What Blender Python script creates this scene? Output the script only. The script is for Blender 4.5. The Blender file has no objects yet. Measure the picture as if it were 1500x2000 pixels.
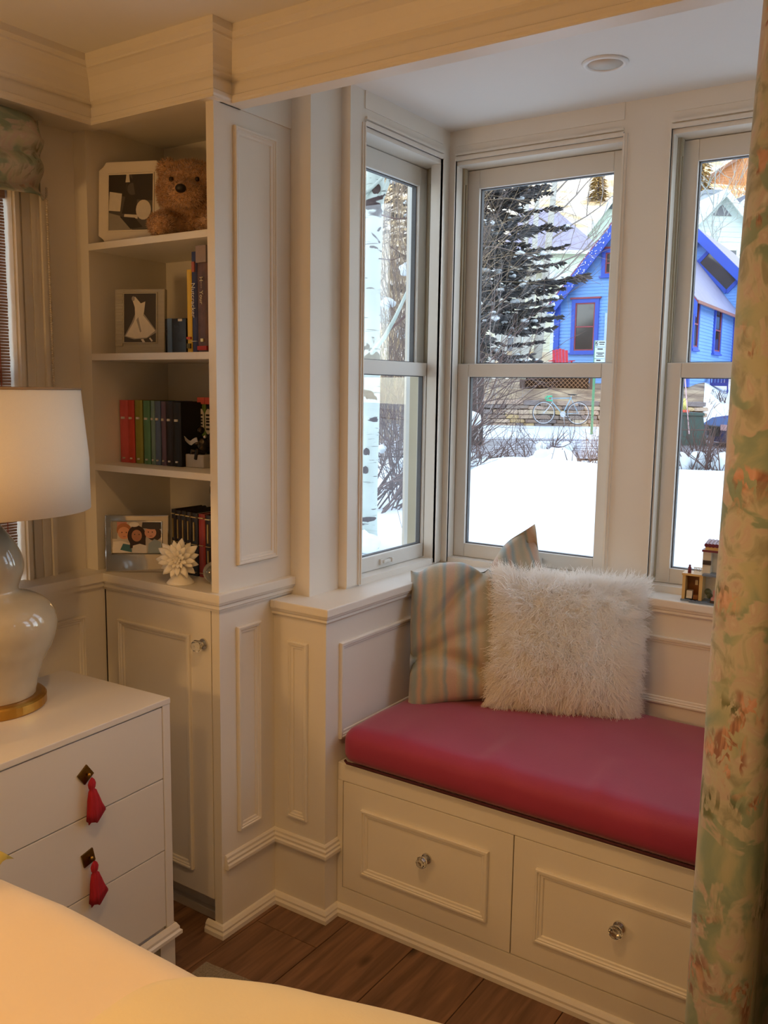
import bpy, bmesh, math, random
import numpy as np
from mathutils import Vector, Matrix, noise
R_ = random.Random(7)
sc = bpy.context.scene
COL = sc.collection
PI = math.pi
# ------------------------------------------------------------------ camera
CAMH = 1.5
FPX = 1735.38
CR = ((0.82768324, 0.56102016, 0.01402947),
      (0.08779859, -0.10475848, -0.99061449),
      (-0.554285, 0.82114678, -0.13596361))      # rows: right, down, forward
cam_d = bpy.data.cameras.new('camera')
cam_d.sensor_fit = 'VERTICAL'; cam_d.sensor_height = 36.0
cam_d.lens = 36.0 * FPX / 2000.0
cam_d.clip_start = 0.02; cam_d.clip_end = 1500
cam = bpy.data.objects.new('camera', cam_d); COL.objects.link(cam)
m = Matrix.Identity(4)
for i in range(3):
    m[i][0] = CR[0][i]; m[i][1] = -CR[1][i]; m[i][2] = -CR[2][i]
m[2][3] = CAMH
cam.matrix_world = m
sc.camera = cam
# ------------------------------------------------------------------ sky, sun, exposure
YAW = math.radians(-34.02)
FW = Vector((math.sin(YAW), math.cos(YAW), 0)); RT = Vector((math.cos(YAW), -math.sin(YAW), 0))
w = bpy.data.worlds.new('sky'); sc.world = w; w.use_nodes = True
nt = w.node_tree; nt.nodes.clear()
out = nt.nodes.new('ShaderNodeOutputWorld'); bg = nt.nodes.new('ShaderNodeBackground')
sky = nt.nodes.new('ShaderNodeTexSky'); sky.sky_type = 'NISHITA'; sky.sun_disc = False
sky.sun_elevation = math.radians(14); sky.altitude = 2600; sky.air_density = 1.0; sky.dust_density = 1.2; sky.ozone_density = 1.0
SUN_AZ = math.atan2(-FW.x + 0.45 * RT.x, -FW.y + 0.45 * RT.y)   # sun behind the camera, a little to its right
sky.sun_rotation = SUN_AZ
bg.inputs['Strength'].default_value = 1.2
hs_ = nt.nodes.new('ShaderNodeHueSaturation'); hs_.inputs['Saturation'].default_value = 0.5
nt.links.new(sky.outputs[0], hs_.inputs['Color']); nt.links.new(hs_.outputs[0], bg.inputs[0]); nt.links.new(bg.outputs[0], out.inputs[0])
sd = bpy.data.lights.new('sun', 'SUN'); sd.energy = 4.2; sd.color = (1.0, 0.80, 0.50); sd.angle = 0.01
so = bpy.data.objects.new('sun', sd); COL.objects.link(so)
ELEV = math.radians(13)
sv = Vector((math.sin(SUN_AZ) * math.cos(ELEV), math.cos(SUN_AZ) * math.cos(ELEV), math.sin(ELEV)))
so.rotation_euler = sv.to_track_quat('Z', 'Y').to_euler()
so.location = (6, -8, 30)
WARM = (1.0, 0.565, 0.205)
def lamp(name, loc, power, rad, col=WARM):
    d = bpy.data.lights.new(name, 'POINT'); d.energy = power; d.color = col; d.shadow_soft_size = rad
    o = bpy.data.objects.new(name, d); COL.objects.link(o); o.location = loc; return o
def spot(name, loc, power, ang, rad, col=WARM):
    d = bpy.data.lights.new(name, 'SPOT'); d.energy = power; d.color = col; d.spot_size = math.radians(ang); d.spot_blend = 0.75; d.shadow_soft_size = rad
    o = bpy.data.objects.new(name, d); COL.objects.link(o); o.location = loc; return o
lamp('bedside_light', (-1.85, -0.30, 1.22), 19, 0.10)
spot('ceiling_can_or_fill', (-0.70, 0.70, 2.31), 28, 141, 0.05)
spot('ceiling_can_or_fill', (-1.0, -0.35, 2.31), 21, 146, 0.05)  # fill light added to warm the nightstand, bed and lamp shade
spot('ceiling_can_or_fill', (0.55, 0.4, 2.31), 15, 140, 0.05)
sc.view_settings.view_transform = 'Standard'; sc.view_settings.look = 'None'
sc.view_settings.exposure = 0.0; sc.view_settings.gamma = 1.0
sc.view_settings.use_curve_mapping = False
# ------------------------------------------------------------------ helpers
def at(px, py, D):
    """a point of the street at forward distance D seen where the photo shows it"""
    a = (px - 750) / FPX; b = (py - 1000) / FPX
    return Vector([D * (CR[0][i] * a + CR[1][i] * b + CR[2][i]) + (CAMH if i == 2 else 0) for i in range(3)])
def gp(L, D, z): return Vector((RT.x * L + FW.x * D, RT.y * L + FW.y * D, z))
class MB:
    def __init__(s): s.v = []; s.f = []; s.mi = []; s.m = 0
    def add(s, vs, fs):
        n = len(s.v); s.v += [tuple(p) for p in vs]
        for f in fs: s.f.append(tuple(n + i for i in f)); s.mi.append(s.m)
        return s
    def box(s, x0, x1, y0, y1, z0, z1, T=None):
        x0, x1 = min(x0, x1), max(x0, x1); y0, y1 = min(y0, y1), max(y0, y1); z0, z1 = min(z0, z1), max(z0, z1)
        vs = [(x, y, z) for z in (z0, z1) for y in (y0, y1) for x in (x0, x1)]
        if T: vs = [T(Vector(p)) for p in vs]
        return s.add(vs, [(0, 2, 3, 1), (4, 5, 7, 6), (0, 1, 5, 4), (2, 6, 7, 3), (0, 4, 6, 2), (1, 3, 7, 5)])
    def obox(s, c, ax, ay, az, hx, hy, hz):
        c = Vector(c); ax = Vector(ax).normalized(); ay = Vector(ay).normalized(); az = Vector(az).normalized()
        vs = [c + ax * (i * hx) + ay * (j * hy) + az * (k * hz) for k in (-1, 1) for j in (-1, 1) for i in (-1, 1)]
        return s.add(vs, [(0, 2, 3, 1), (4, 5, 7, 6), (0, 1, 5, 4), (2, 6, 7, 3), (0, 4, 6, 2), (1, 3, 7, 5)])
    def bar(s, p0, p1, w, h, up=(0, 0, 1)):
        p0 = Vector(p0); p1 = Vector(p1); d = (p1 - p0)
        a = d.normalized(); b = Vector(up).cross(a)
        if b.length < 1e-5: b = Vector((1, 0, 0)).cross(a)
        b.normalize(); c = a.cross(b)
        return s.obox((p0 + p1) / 2, a, b, c, d.length / 2, w / 2, h / 2)
    def tube(s, pts, rs, n=8, caps=True, closed=False):
        pts = [Vector(p) for p in pts]; k = len(pts)
        if not hasattr(rs, '__len__'): rs = [rs] * k
        rings = []
        prev = None
        for i, p in enumerate(pts):
            if closed: t = pts[(i + 1) % k] - pts[i - 1]
            else: t = pts[min(i + 1, k - 1)] - pts[max(i - 1, 0)]
            t.normalize()
            if prev is None:
                a = t.cross(Vector((0, 0, 1)))
                if a.length < 1e-3: a = t.cross(Vector((1, 0, 0)))
            else: a = prev - t * prev.dot(t)
            a.normalize(); prev = a; b = t.cross(a)
            rings.append([p + (a * math.cos(2 * PI * j / n) + b * math.sin(2 * PI * j / n)) * rs[i] for j in range(n)])
        vs = [q for r in rings for q in r]; fs = []
        for i in range(k if closed else k - 1):
            i2 = (i + 1) % k
            for j in range(n):
                j2 = (j + 1) % n
                fs.append((i * n + j, i * n + j2, i2 * n + j2, i2 * n + j))
        if caps and not closed:
            fs.append(tuple(range(n - 1, -1, -1))); fs.append(tuple((k - 1) * n + j for j in range(n)))
        return s.add(vs, fs)
    def lathe(s, prof, c=(0, 0, 0), n=32, axis='z', T=None):
        vs = []; fs = []; k = len(prof)
        for r, z in prof:
            for j in range(n):
                a = 2 * PI * j / n
                p = Vector((r * math.cos(a), r * math.sin(a), z))
                vs.append(T(p) if T else Vector(c) + p)
        for i in range(k - 1):
            for j in range(n):
                j2 = (j + 1) % n
                fs.append((i * n + j, i * n + j2, (i + 1) * n + j2, (i + 1) * n + j))
        if prof[0][0] > 1e-6: fs.append(tuple(range(n - 1, -1, -1)))
        if prof[-1][0] > 1e-6: fs.append(tuple((k - 1) * n + j for j in range(n)))
        return s.add(vs, fs)
    def sphere(s, c, r, nu=16, nv=10, T=None, sx=1, sy=1, sz=1):
        c = Vector(c); vs = []; fs = []
        for i in range(nv + 1):
            t = PI * i / nv
            for j in range(nu):
                a = 2 * PI * j / nu
                p = Vector((r * sx * math.sin(t) * math.cos(a), r * sy * math.sin(t) * math.sin(a), r * sz * math.cos(t)))
                vs.append(T(p) if T else c + p)
        for i in range(nv):
            for j in range(nu):
                j2 = (j + 1) % nu
                fs.append((i * nu + j, (i + 1) * nu + j, (i + 1) * nu + j2, i * nu + j2))
        return s.add(vs, fs)
    def grid(s, nu, nv, fn):
        vs = [fn(i / nu, j / nv) for j in range(nv + 1) for i in range(nu + 1)]
        fs = [(j * (nu + 1) + i, j * (nu + 1) + i + 1, (j + 1) * (nu + 1) + i + 1, (j + 1) * (nu + 1) + i) for j in range(nv) for i in range(nu)]
        return s.add(vs, fs)
    def prism(s, poly, T0, T1):
        """polygon (2D points) carried to two places by T0 and T1"""
        n = len(poly); vs = [T0(p) for p in poly] + [T1(p) for p in poly]
        fs = [tuple(range(n - 1, -1, -1)), tuple(range(n, 2 * n))] + [(i, (i + 1) % n, n + (i + 1) % n, n + i) for i in range(n)]
        return s.add(vs, fs)
    def sweep(s, path, prof, side=1):
        """profile (offset, z) along a horizontal polyline, mitred; offset to the right (side=1) of travel"""
        k = len(path); P = [Vector((p[0], p[1])) for p in path]; rings = []
        for i in range(k):
            ns = []
            if i > 0: d = (P[i] - P[i - 1]).normalized(); ns.append(Vector((d.y, -d.x)) * side)
            if i < k - 1: d = (P[i + 1] - P[i]).normalized(); ns.append(Vector((d.y, -d.x)) * side)
            nn = ns[0] if len(ns) == 1 else (ns[0] + ns[1]) / max(1e-6, (1 + ns[0].dot(ns[1])))
            rings.append([(P[i].x + nn.x * o, P[i].y + nn.y * o, z) for o, z in prof])
        n = len(prof); vs = [q for r in rings for q in r]
        fs = [(i * n + j, (i + 1) * n + j, (i + 1) * n + (j + 1) % n, i * n + (j + 1) % n) for i in range(k - 1) for j in range(n)]
        fs += [tuple(range(n)), tuple((k - 1) * n + j for j in range(n - 1, -1, -1))]
        return s.add(vs, fs)
    def frame(s, O, U, V, N, prof):
        """mitred rectangular moulding: O corner, U and V edge vectors, N out of the surface, prof (inset, height)"""
        O = Vector(O); U = Vector(U); V = Vector(V); N = Vector(N); u = U.normalized(); v = V.normalized()
        vs = []
        for t, h in prof:
            vs += [O + u * t + v * t + N * h, O + U - u * t + v * t + N * h, O + U + V - u * t - v * t + N * h, O + V + u * t - v * t + N * h]
        fs = []
        for i in range(len(prof) - 1):
            for j in range(4):
                j2 = (j + 1) % 4
                fs.append((i * 4 + j, i * 4 + j2, (i + 1) * 4 + j2, (i + 1) * 4 + j))
        return s.add(vs, fs)
    def build(s, name, mats, parent=None, smooth=False, fix=True, bevel=0, **kw):
        me = bpy.data.meshes.new(name)
        me.from_pydata(s.v, [], s.f)
        if not isinstance(mats, (list, tuple)): mats = [mats]
        for q in mats: me.materials.append(q)
        if len(mats) > 1: me.polygons.foreach_set('material_index', s.mi)
        if fix or bevel:
            bm = bmesh.new(); bm.from_mesh(me)
            if fix: bmesh.ops.recalc_face_normals(bm, faces=bm.faces)
            if bevel:
                es = [e for e in bm.edges if len(e.link_faces) == 2 and e.calc_face_angle(0) > 0.6]
                bmesh.ops.bevel(bm, geom=es, offset=bevel, segments=2, affect='EDGES', profile=0.6)
            bm.to_mesh(me); bm.free()
        if smooth: me.polygons.foreach_set('use_smooth', [True] * len(me.polygons))
        me.update()
        o = bpy.data.objects.new(name, me); COL.objects.link(o)
        if parent: o.parent = parent
        for a, b in kw.items(): o[a] = b
        if smooth and smooth != True:
            pass
        return o
def empty(name, loc=(0, 0, 0), **kw):
    o = bpy.data.objects.new(name, None); COL.objects.link(o); o.location = loc; o.empty_display_size = 0.05
    for a, b in kw.items(): o[a] = b
    return o
def thing(name, label, cat, loc=(0, 0, 0), group=None, rz=0):
    o = empty(name, loc, label=label, category=cat); o.rotation_euler.z = rz
    if group: o['group'] = group
    return o
def tag(o, label, cat, group=None):
    o['label'] = label; o['category'] = cat
    if group: o['group'] = group
    return o
def loc_(o, p):
    """shift an Empty to p while its children keep their world places"""
    for c in o.children: c.location = Vector(c.location) - Vector(p)
    o.location = p
def subsurf(o, lv=2):
    md = o.modifiers.new('subdivision', 'SUBSURF'); md.levels = lv; md.render_levels = lv; return o
def copy_tree(o, parent=None):
    c = o.copy(); COL.objects.link(c)
    if parent: c.parent = parent
    for ch in list(o.children): copy_tree(ch, c)
    return c
def text_mesh(txt, size, name, mat, parent, M4):
    cu = bpy.data.curves.new(name, 'FONT'); cu.body = txt; cu.size = size; cu.align_x = 'CENTER'; cu.align_y = 'CENTER'; cu.extrude = 0.0002
    t = bpy.data.objects.new(name, cu); COL.objects.link(t)
    me = bpy.data.meshes.new_from_object(t)
    bpy.data.objects.remove(t)
    me.materials.clear(); me.materials.append(mat)
    o = bpy.data.objects.new(name, me); COL.objects.link(o); o.parent = parent; o.matrix_local = M4
    return o
# ------------------------------------------------------------------ materials
def srgb(r, g, b):
    f = lambda c: (c / 255 / 12.92) if c / 255 <= 0.04045 else ((c / 255 + 0.055) / 1.055) ** 2.4
    return (f(r), f(g), f(b))
def M(name, col, rough=0.5, metal=0.0, var=0.0, scale=12.0, bump=0.0, bscale=None, spec=0.5, trans=0.0, ior=1.45, sheen=0.0, stretch=None, coat=0.0, col2=None, contrast=None):
    ma = bpy.data.materials.new(name); ma.use_nodes = True
    n = ma.node_tree.nodes; l = ma.node_tree.links; b = n['Principled BSDF']
    b.inputs['Base Color'].default_value = (*col, 1); b.inputs['Roughness'].default_value = rough; b.inputs['Metallic'].default_value = metal
    b.inputs['Specular IOR Level'].default_value = spec; b.inputs['Transmission Weight'].default_value = trans; b.inputs['IOR'].default_value = ior
    b.inputs['Sheen Weight'].default_value = sheen; b.inputs['Coat Weight'].default_value = coat
    if var or bump or col2:
        tc = n.new('ShaderNodeTexCoord'); mp = n.new('ShaderNodeMapping'); l.new(tc.outputs['Object'], mp.inputs[0])
        if stretch: mp.inputs['Scale'].default_value = stretch
    if var or col2:
        nz = n.new('ShaderNodeTexNoise'); nz.inputs['Scale'].default_value = scale; nz.inputs['Detail'].default_value = 5
        l.new(mp.outputs[0], nz.inputs['Vector'])
        rp = n.new('ShaderNodeValToRGB'); l.new(nz.outputs['Fac'], rp.inputs[0])
        lo, hi = contrast or (0.3, 0.7)
        rp.color_ramp.elements[0].position = lo; rp.color_ramp.elements[1].position = hi
        if col2: a_, b_ = col, col2
        else: a_ = tuple(max(0, c * (1 - var)) for c in col); b_ = tuple(min(1, c * (1 + var)) for c in col)
        rp.color_ramp.elements[0].color = (*a_, 1); rp.color_ramp.elements[1].color = (*b_, 1)
        l.new(rp.outputs[0], b.inputs['Base Color'])
    if bump:
        n2 = n.new('ShaderNodeTexNoise'); n2.inputs['Scale'].default_value = bscale or scale * 3; n2.inputs['Detail'].default_value = 4
        l.new(mp.outputs[0], n2.inputs['Vector'])
        bp = n.new('ShaderNodeBump'); bp.inputs['Strength'].default_value = bump; bp.inputs['Distance'].default_value = 0.01
        l.new(n2.outputs['Fac'], bp.inputs['Height']); l.new(bp.outputs[0], b.inputs['Normal'])
    return ma
def nodes(ma): return ma.node_tree.nodes, ma.node_tree.links, ma.node_tree.nodes['Principled BSDF']
paint = M('cream_paint', (0.79, 0.745, 0.665), 0.42, var=0.02, scale=3, bump=0.02, bscale=60)
ceil_m = M('ceiling_paint', (0.80, 0.785, 0.755), 0.8, var=0.015, scale=2, bump=0.03, bscale=120)
vinyl = M('sash_paint', (0.74, 0.715, 0.66), 0.45, var=0.02, scale=4)
track = M('jamb_liner', (0.46, 0.41, 0.30), 0.5, var=0.06, scale=6)
dark_m = M('dark_gap', (0.03, 0.022, 0.016), 0.8, var=0.2)  # near-black for the painted shade in gaps, and for frame easels
gasket = M('dark_glazing_gasket', (0.10, 0.10, 0.105), 0.6, var=0.1)
def glass_pane_mat():
    ma = bpy.data.materials.new('window_glass'); ma.use_nodes = True
    n = ma.node_tree.nodes; l = ma.node_tree.links; n.clear()
    o = n.new('ShaderNodeOutputMaterial'); mx = n.new('ShaderNodeMixShader'); t = n.new('ShaderNodeBsdfTransparent'); g = n.new('ShaderNodeBsdfGlossy')
    t.inputs[0].default_value = (0.97, 0.985, 0.98, 1); g.inputs['Roughness'].default_value = 0.005
    lw = n.new('ShaderNodeLayerWeight'); lw.inputs[0].default_value = 0.5
    pw = n.new('ShaderNodeMath'); pw.operation = 'POWER'; pw.inputs[1].default_value = 4.0; l.new(lw.outputs['Facing'], pw.inputs[0])
    fr = n.new('ShaderNodeMath'); fr.operation = 'MULTIPLY_ADD'; fr.inputs[1].default_value = 0.6; fr.inputs[2].default_value = 0.025; l.new(pw.outputs[0], fr.inputs[0])
    l.new(fr.outputs[0], mx.inputs[0]); l.new(t.outputs[0], mx.inputs[1]); l.new(g.outputs[0], mx.inputs[2]); l.new(mx.outputs[0], o.inputs[0])
    return ma
pane_m = glass_pane_mat()
crystal = M('cut_glass', (0.95, 0.97, 0.97), 0.02, trans=1.0, ior=1.52)
chrome = M('polished_nickel', (0.70, 0.68, 0.63), 0.18, 1.0, var=0.03)
brass = M('aged_brass', srgb(196, 150, 70), 0.28, 1.0, var=0.12, scale=30)
brass_d = M('dark_brass', srgb(120, 95, 50), 0.35, 1.0, var=0.2, scale=60)
wood = None
def wood_floor():
    ma = M('smoked_oak', (0.1, 0.06, 0.03), 0.42, spec=0.4); n, l, b = nodes(ma)
    tc = n.new('ShaderNodeTexCoord'); oi = n.new('ShaderNodeObjectInfo'); ad = n.new('ShaderNodeVectorMath'); ad.operation = 'ADD'
    mu = n.new('ShaderNodeMath'); mu.operation = 'MULTIPLY'; mu.inputs[1].default_value = 13.7; l.new(oi.outputs['Random'], mu.inputs[0])
    l.new(tc.outputs['Object'], ad.inputs[0]); l.new(mu.outputs[0], ad.inputs[1])
    mp = n.new('ShaderNodeMapping'); mp.inputs['Scale'].default_value = (22, 1.6, 1); l.new(ad.outputs[0], mp.inputs[0])
    nz = n.new('ShaderNodeTexNoise'); nz.inputs['Scale'].default_value = 2.2; nz.inputs['Detail'].default_value = 7; nz.inputs['Distortion'].default_value = 0.6
    l.new(mp.outputs[0], nz.inputs['Vector'])
    rp = n.new('ShaderNodeValToRGB'); l.new(nz.outputs['Fac'], rp.inputs[0]); e = rp.color_ramp.elements
    e[0].position = 0.25; e[0].color = (*srgb(92, 66, 48), 1); e[1].position = 0.8; e[1].color = (*srgb(150, 112, 84), 1)
    mp2 = n.new('ShaderNodeMapping'); mp2.inputs['Scale'].default_value = (7, 3.2, 1); l.new(ad.outputs[0], mp2.inputs[0])
    vo = n.new('ShaderNodeTexVoronoi'); vo.inputs['Scale'].default_value = 1.0; l.new(mp2.outputs[0], vo.inputs['Vector'])
    r2 = n.new('ShaderNodeValToRGB'); l.new(vo.outputs['Distance'], r2.inputs[0]); e = r2.color_ramp.elements
    e[0].position = 0.03; e[0].color = (0.12, 0.1, 0.09, 1); e[1].position = 0.13; e[1].color = (1, 1, 1, 1)
    mx = n.new('ShaderNodeMix'); mx.data_type = 'RGBA'; mx.blend_type = 'MULTIPLY'; mx.inputs[0].default_value = 0.9
    l.new(rp.outputs[0], mx.inputs[6]); l.new(r2.outputs[0], mx.inputs[7])
    l.new(mx.outputs[2], b.inputs['Base Color'])
    bp = n.new('ShaderNodeBump'); bp.inputs['Strength'].default_value = 0.15; l.new(nz.outputs['Fac'], bp.inputs['Height']); l.new(bp.outputs[0], b.inputs['Normal'])
    return ma
wood = wood_floor()
# ------------------------------------------------------------------ key planes of the room (metres)
XL, XA, XB, XC, XD, XS = -2.165, -2.085, -1.626, -1.556, -1.53, -1.44
YB, YP, YC, YN, YD, YF, YE = 1.643, 1.86, 1.932, 1.917, 2.072, 2.543, 2.619
XDR, XSR = -0.223, -0.313
ZC, ZS, ZCB, ZCR, ZK = 0.968, 0.914, 2.331, 2.345, 2.192
BACK, RIGHT = -1.9, 1.7
PF = [(0, 0), (0, .007), (.002, .010), (.006, .010), (.008, .0065), (.011, .0075), (.014, .004), (.019, .0035), (.021, .0015), (.021, 0)]
S = dict(kind='structure')
# ================================================================== ROOM SHELL
fl = MB().box(-2.4, RIGHT + .1, BACK - .1, 2.75, -0.12, -0.021).build('floor', M('subfloor', (0.05, 0.035, 0.025), 0.8, var=0.2), **S)
PW = 0.2157
pk = MB().box(-PW / 2 + .0012, PW / 2 - .0012, -1.2, 1.2, -0.02, 0).build('plank', wood, fl, bevel=0.0012)
pm = pk.data; first = True
x = -1.49 - 4.5 * PW; i = 0
while x < RIGHT:
    off = [0.35, -0.6, 0.9, -0.1, 0.55, -0.35][i % 6]
    for k in range(-1, 2):
        yc = off + k * 2.402
        if yc + 1.2 < BACK or yc - 1.2 > 2.0: continue
        if first: o = pk; first = False
        else: o = pk.copy(); COL.objects.link(o); o.parent = fl
        o.location = (x + PW / 2, yc, 0)
    x += PW; i += 1
MB().box(XL - .2, RIGHT + .1, BACK - .1, 1.72, ZCR, ZCR + .1).build('ceiling', ceil_m, **S)
b = MB()
b.box(XD - .25, XDR + .25, 1.70, YE + .2, ZCB, ZCB + .1)
b.build('ceiling', ceil_m, **S)
# ---- plain walls the camera turns its back on
MB().box(RIGHT, RIGHT + .1, BACK, 2.0, 0, ZCR + .05).build('wall_right', paint, **S)
MB().box(XL - .2, RIGHT + .1, BACK - .1, BACK, 0, ZCR + .05).build('wall_back', paint, **S)
# ---- left wall with its own window
LWY0, LWY1, LWZ1 = 0.55, 1.437, 2.12
b = MB()
b.box(XL - .14, XL, BACK, LWY0, 0, ZCR); b.box(XL - .14, XL, LWY1, YC + .05, 0, ZCR)
b.box(XL - .14, XL, LWY0, LWY1, 0, ZC - .03); b.box(XL - .14, XL, LWY0, LWY1, LWZ1, ZCR)
b.build('wall_left', paint, **S)
wl = MB()
wl.box(XL, XA, BACK, YB, 0, ZC - .03)                                   # panelled dado, deep as a sill
wl.box(XL, -2.08, BACK, YB, ZK, ZCR)                                    # soffit that carries the crown
dado = wl.build('wall_left', paint, **S)
for y0, y1 in ((0.98, 1.57), (0.30, 0.89), (-0.38, 0.21)):
    MB().frame((XA, y1, .10), (0, -(y1 - y0), 0), (0, 0, .753), (1, 0, 0), PF).build('panel_moulding', paint, dado)
b = MB().box(XL, XA + .02, BACK, YB - .02, ZC - .024, ZC)
b.box(XL, XA + .012, BACK, YB - .012, ZC - .04, ZC - .024)
b.build('trim_1', paint, **S)
CROWN = [(0, ZK), (.02, ZK), (.02, 2.196), (.024, 2.20), (.024, 2.209), (.019, 2.212), (.019, 2.236), (.013, 2.238), (.013, 2.244), (.022, 2.252), (.022, 2.257), (.028, 2.266), (.034, 2.282), (.046, 2.300), (.062, 2.313), (.068, 2.315), (.068, 2.320), (.078, 2.328), (.078, ZCR), (0, ZCR)]
YBM = 1.707
b = MB().sweep([(-2.08, BACK), (-2.08, YB), (XB, YB), (XB, YBM), (1.7, YBM)], CROWN, 1)
b.build('trim_2', paint, **S)
MB().box(XB, RIGHT, YBM, YBM + .028, ZK, ZCR).build('trim_3', paint, **S)       # header board over the bay
# ---- wall to the right of the bay
b = MB(); b.box(XDR + .02, RIGHT + .1, 1.93, 2.03, 0, ZCR); b.box(XDR, XDR + .12, 1.93, 2.1, 0, ZCR)
b.build('wall_front', paint, **S)
# ---- bay shell
WB, WT = 0.935, 2.224                                                    # window opening heights
b = MB()
YO = YE + .125
for x0, x1 in ((XD - .16, -1.507), (-0.951, -0.802), (-0.246, XDR + .16)): b.box(x0, x1, YE, YO, 0, ZCB + .05)
for x0, x1 in ((-1.507, -0.951), (-0.802, -0.246)):
    b.box(x0, x1, YE, YO, 0, WB - .012); b.box(x0, x1, YE, YO, WT, ZCB + .05)
b.build('wall_front', paint, **S)
XO = XD - .125
b = MB()
b.box(XO, XD, YD, 2.142, 0, ZCB + .05); b.box(XO, XD, 2.612, YE, 0, ZCB + .05)
b.box(XO, XD, 2.142, 2.612, 0, WB - .012); b.box(XO, XD, 2.142, 2.612, WT, ZCB + .05)
b.box(XO - .0, XC, YC, YD, 0, ZCB + .05)                                  # stepped post beside the bookcase
b.box(XO, XB, YB + .30, YC + .2, 0, ZCR)
b.build('wall_left', paint, **S)
b = MB()
b.box(XDR, XDR + .16, 2.1, 2.142, 0, ZCB + .05); b.box(XDR, XDR + .16, 2.612, YE, 0, ZCB + .05)
b.box(XDR, XDR + .16, 2.142, 2.612, 0, WB - .012); b.box(XDR, XDR + .16, 2.142, 2.612, WT, ZCB + .05)
b.build('wall_right', paint, **S)
# ---- panelled dado inside the bay, bookcase end post
b = MB()
dado2 = MB().box(XD - .1, XS, YP, YE + .01, 0, ZS - .024).build('wall_left', paint, **S)
dado3 = MB().box(XS, XSR, YF, YE + .02, 0, ZS - .024).build('wall_front', paint, **S)
MB().box(XSR, XDR + .1, 1.935, YE + .01, 0, ZS - .024).build('wall_right', paint, **S)
f = lambda O, U, V, N: MB().frame(O, U, V, N, PF).build('panel_moulding', paint, dado3 if N[1] < 0 and O[1] == YF else dado2)
f((-1.573, YP, .282), (.072, 0, 0), (0, 0, .52), (0, -1, 0))
f((XS, 2.48, .523), (0, -.56, 0), (0, 0, .279), (1, 0, 0))
f((-1.375, YF, .60), (.46, 0, 0), (0, 0, .202), (0, -1, 0))
f((-0.845, YF, .60), (.46, 0, 0), (0, 0, .202), (0, -1, 0))
# ---- window stool all round the bay with its cove
b = MB()
b.box(XD - .08, XS + .02, YP - .02, YE + .05, ZS - .023, ZS)
b.box(XB + .002, XD - .08, YP - .02, YC + .02, ZS - .023, ZS)
b.box(XS + .02, XSR - .02, YF - .02, YE + .06, ZS - .023, ZS); b.box(XSR - .02, XDR + .05, 1.9, YF - .02, ZS - .023, ZS); b.box(XSR-.02, XDR + .05, YF - .02, YE + .05, ZS - .023, ZS)
b.build('trim_4', paint, bevel=0.003, **S)
COVE = [(0, ZS - .023), (.013, ZS - .023), (.013, ZS - .030), (.009, ZS - .034), (.010, ZS - .040), (.004, ZS - .046), (0, ZS - .046)]
MB().sweep([(XB, YP), (XS, YP), (XS, YF), (XSR, YF)], COVE, 1).build('trim_5', paint, **S)
# ---- base cap and shoe moulding
CAP = [(0, .190), (.012, .190), (.014, .195), (.014, .203), (.010, .207), (.011, .214), (.007, .219), (.007, .226), (.003, .231), (0, .231)]
SHOE = [(0, 0), (.016, 0), (.016, .012), (.012, .018), (.012, .024), (.006, .032), (0, .034)]
MB().sweep([(XB, YB + .012), (XB, YP), (XS, YP), (XS, YN)], CAP, 1).build('trim_6', paint, **S)
MB().sweep([(XB - .055, YB), (XB, YB), (XB, YP), (XS, YP), (XS, YN), (XSR, YN)], SHOE, 1).build('baseboard_front', paint, **S)

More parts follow.
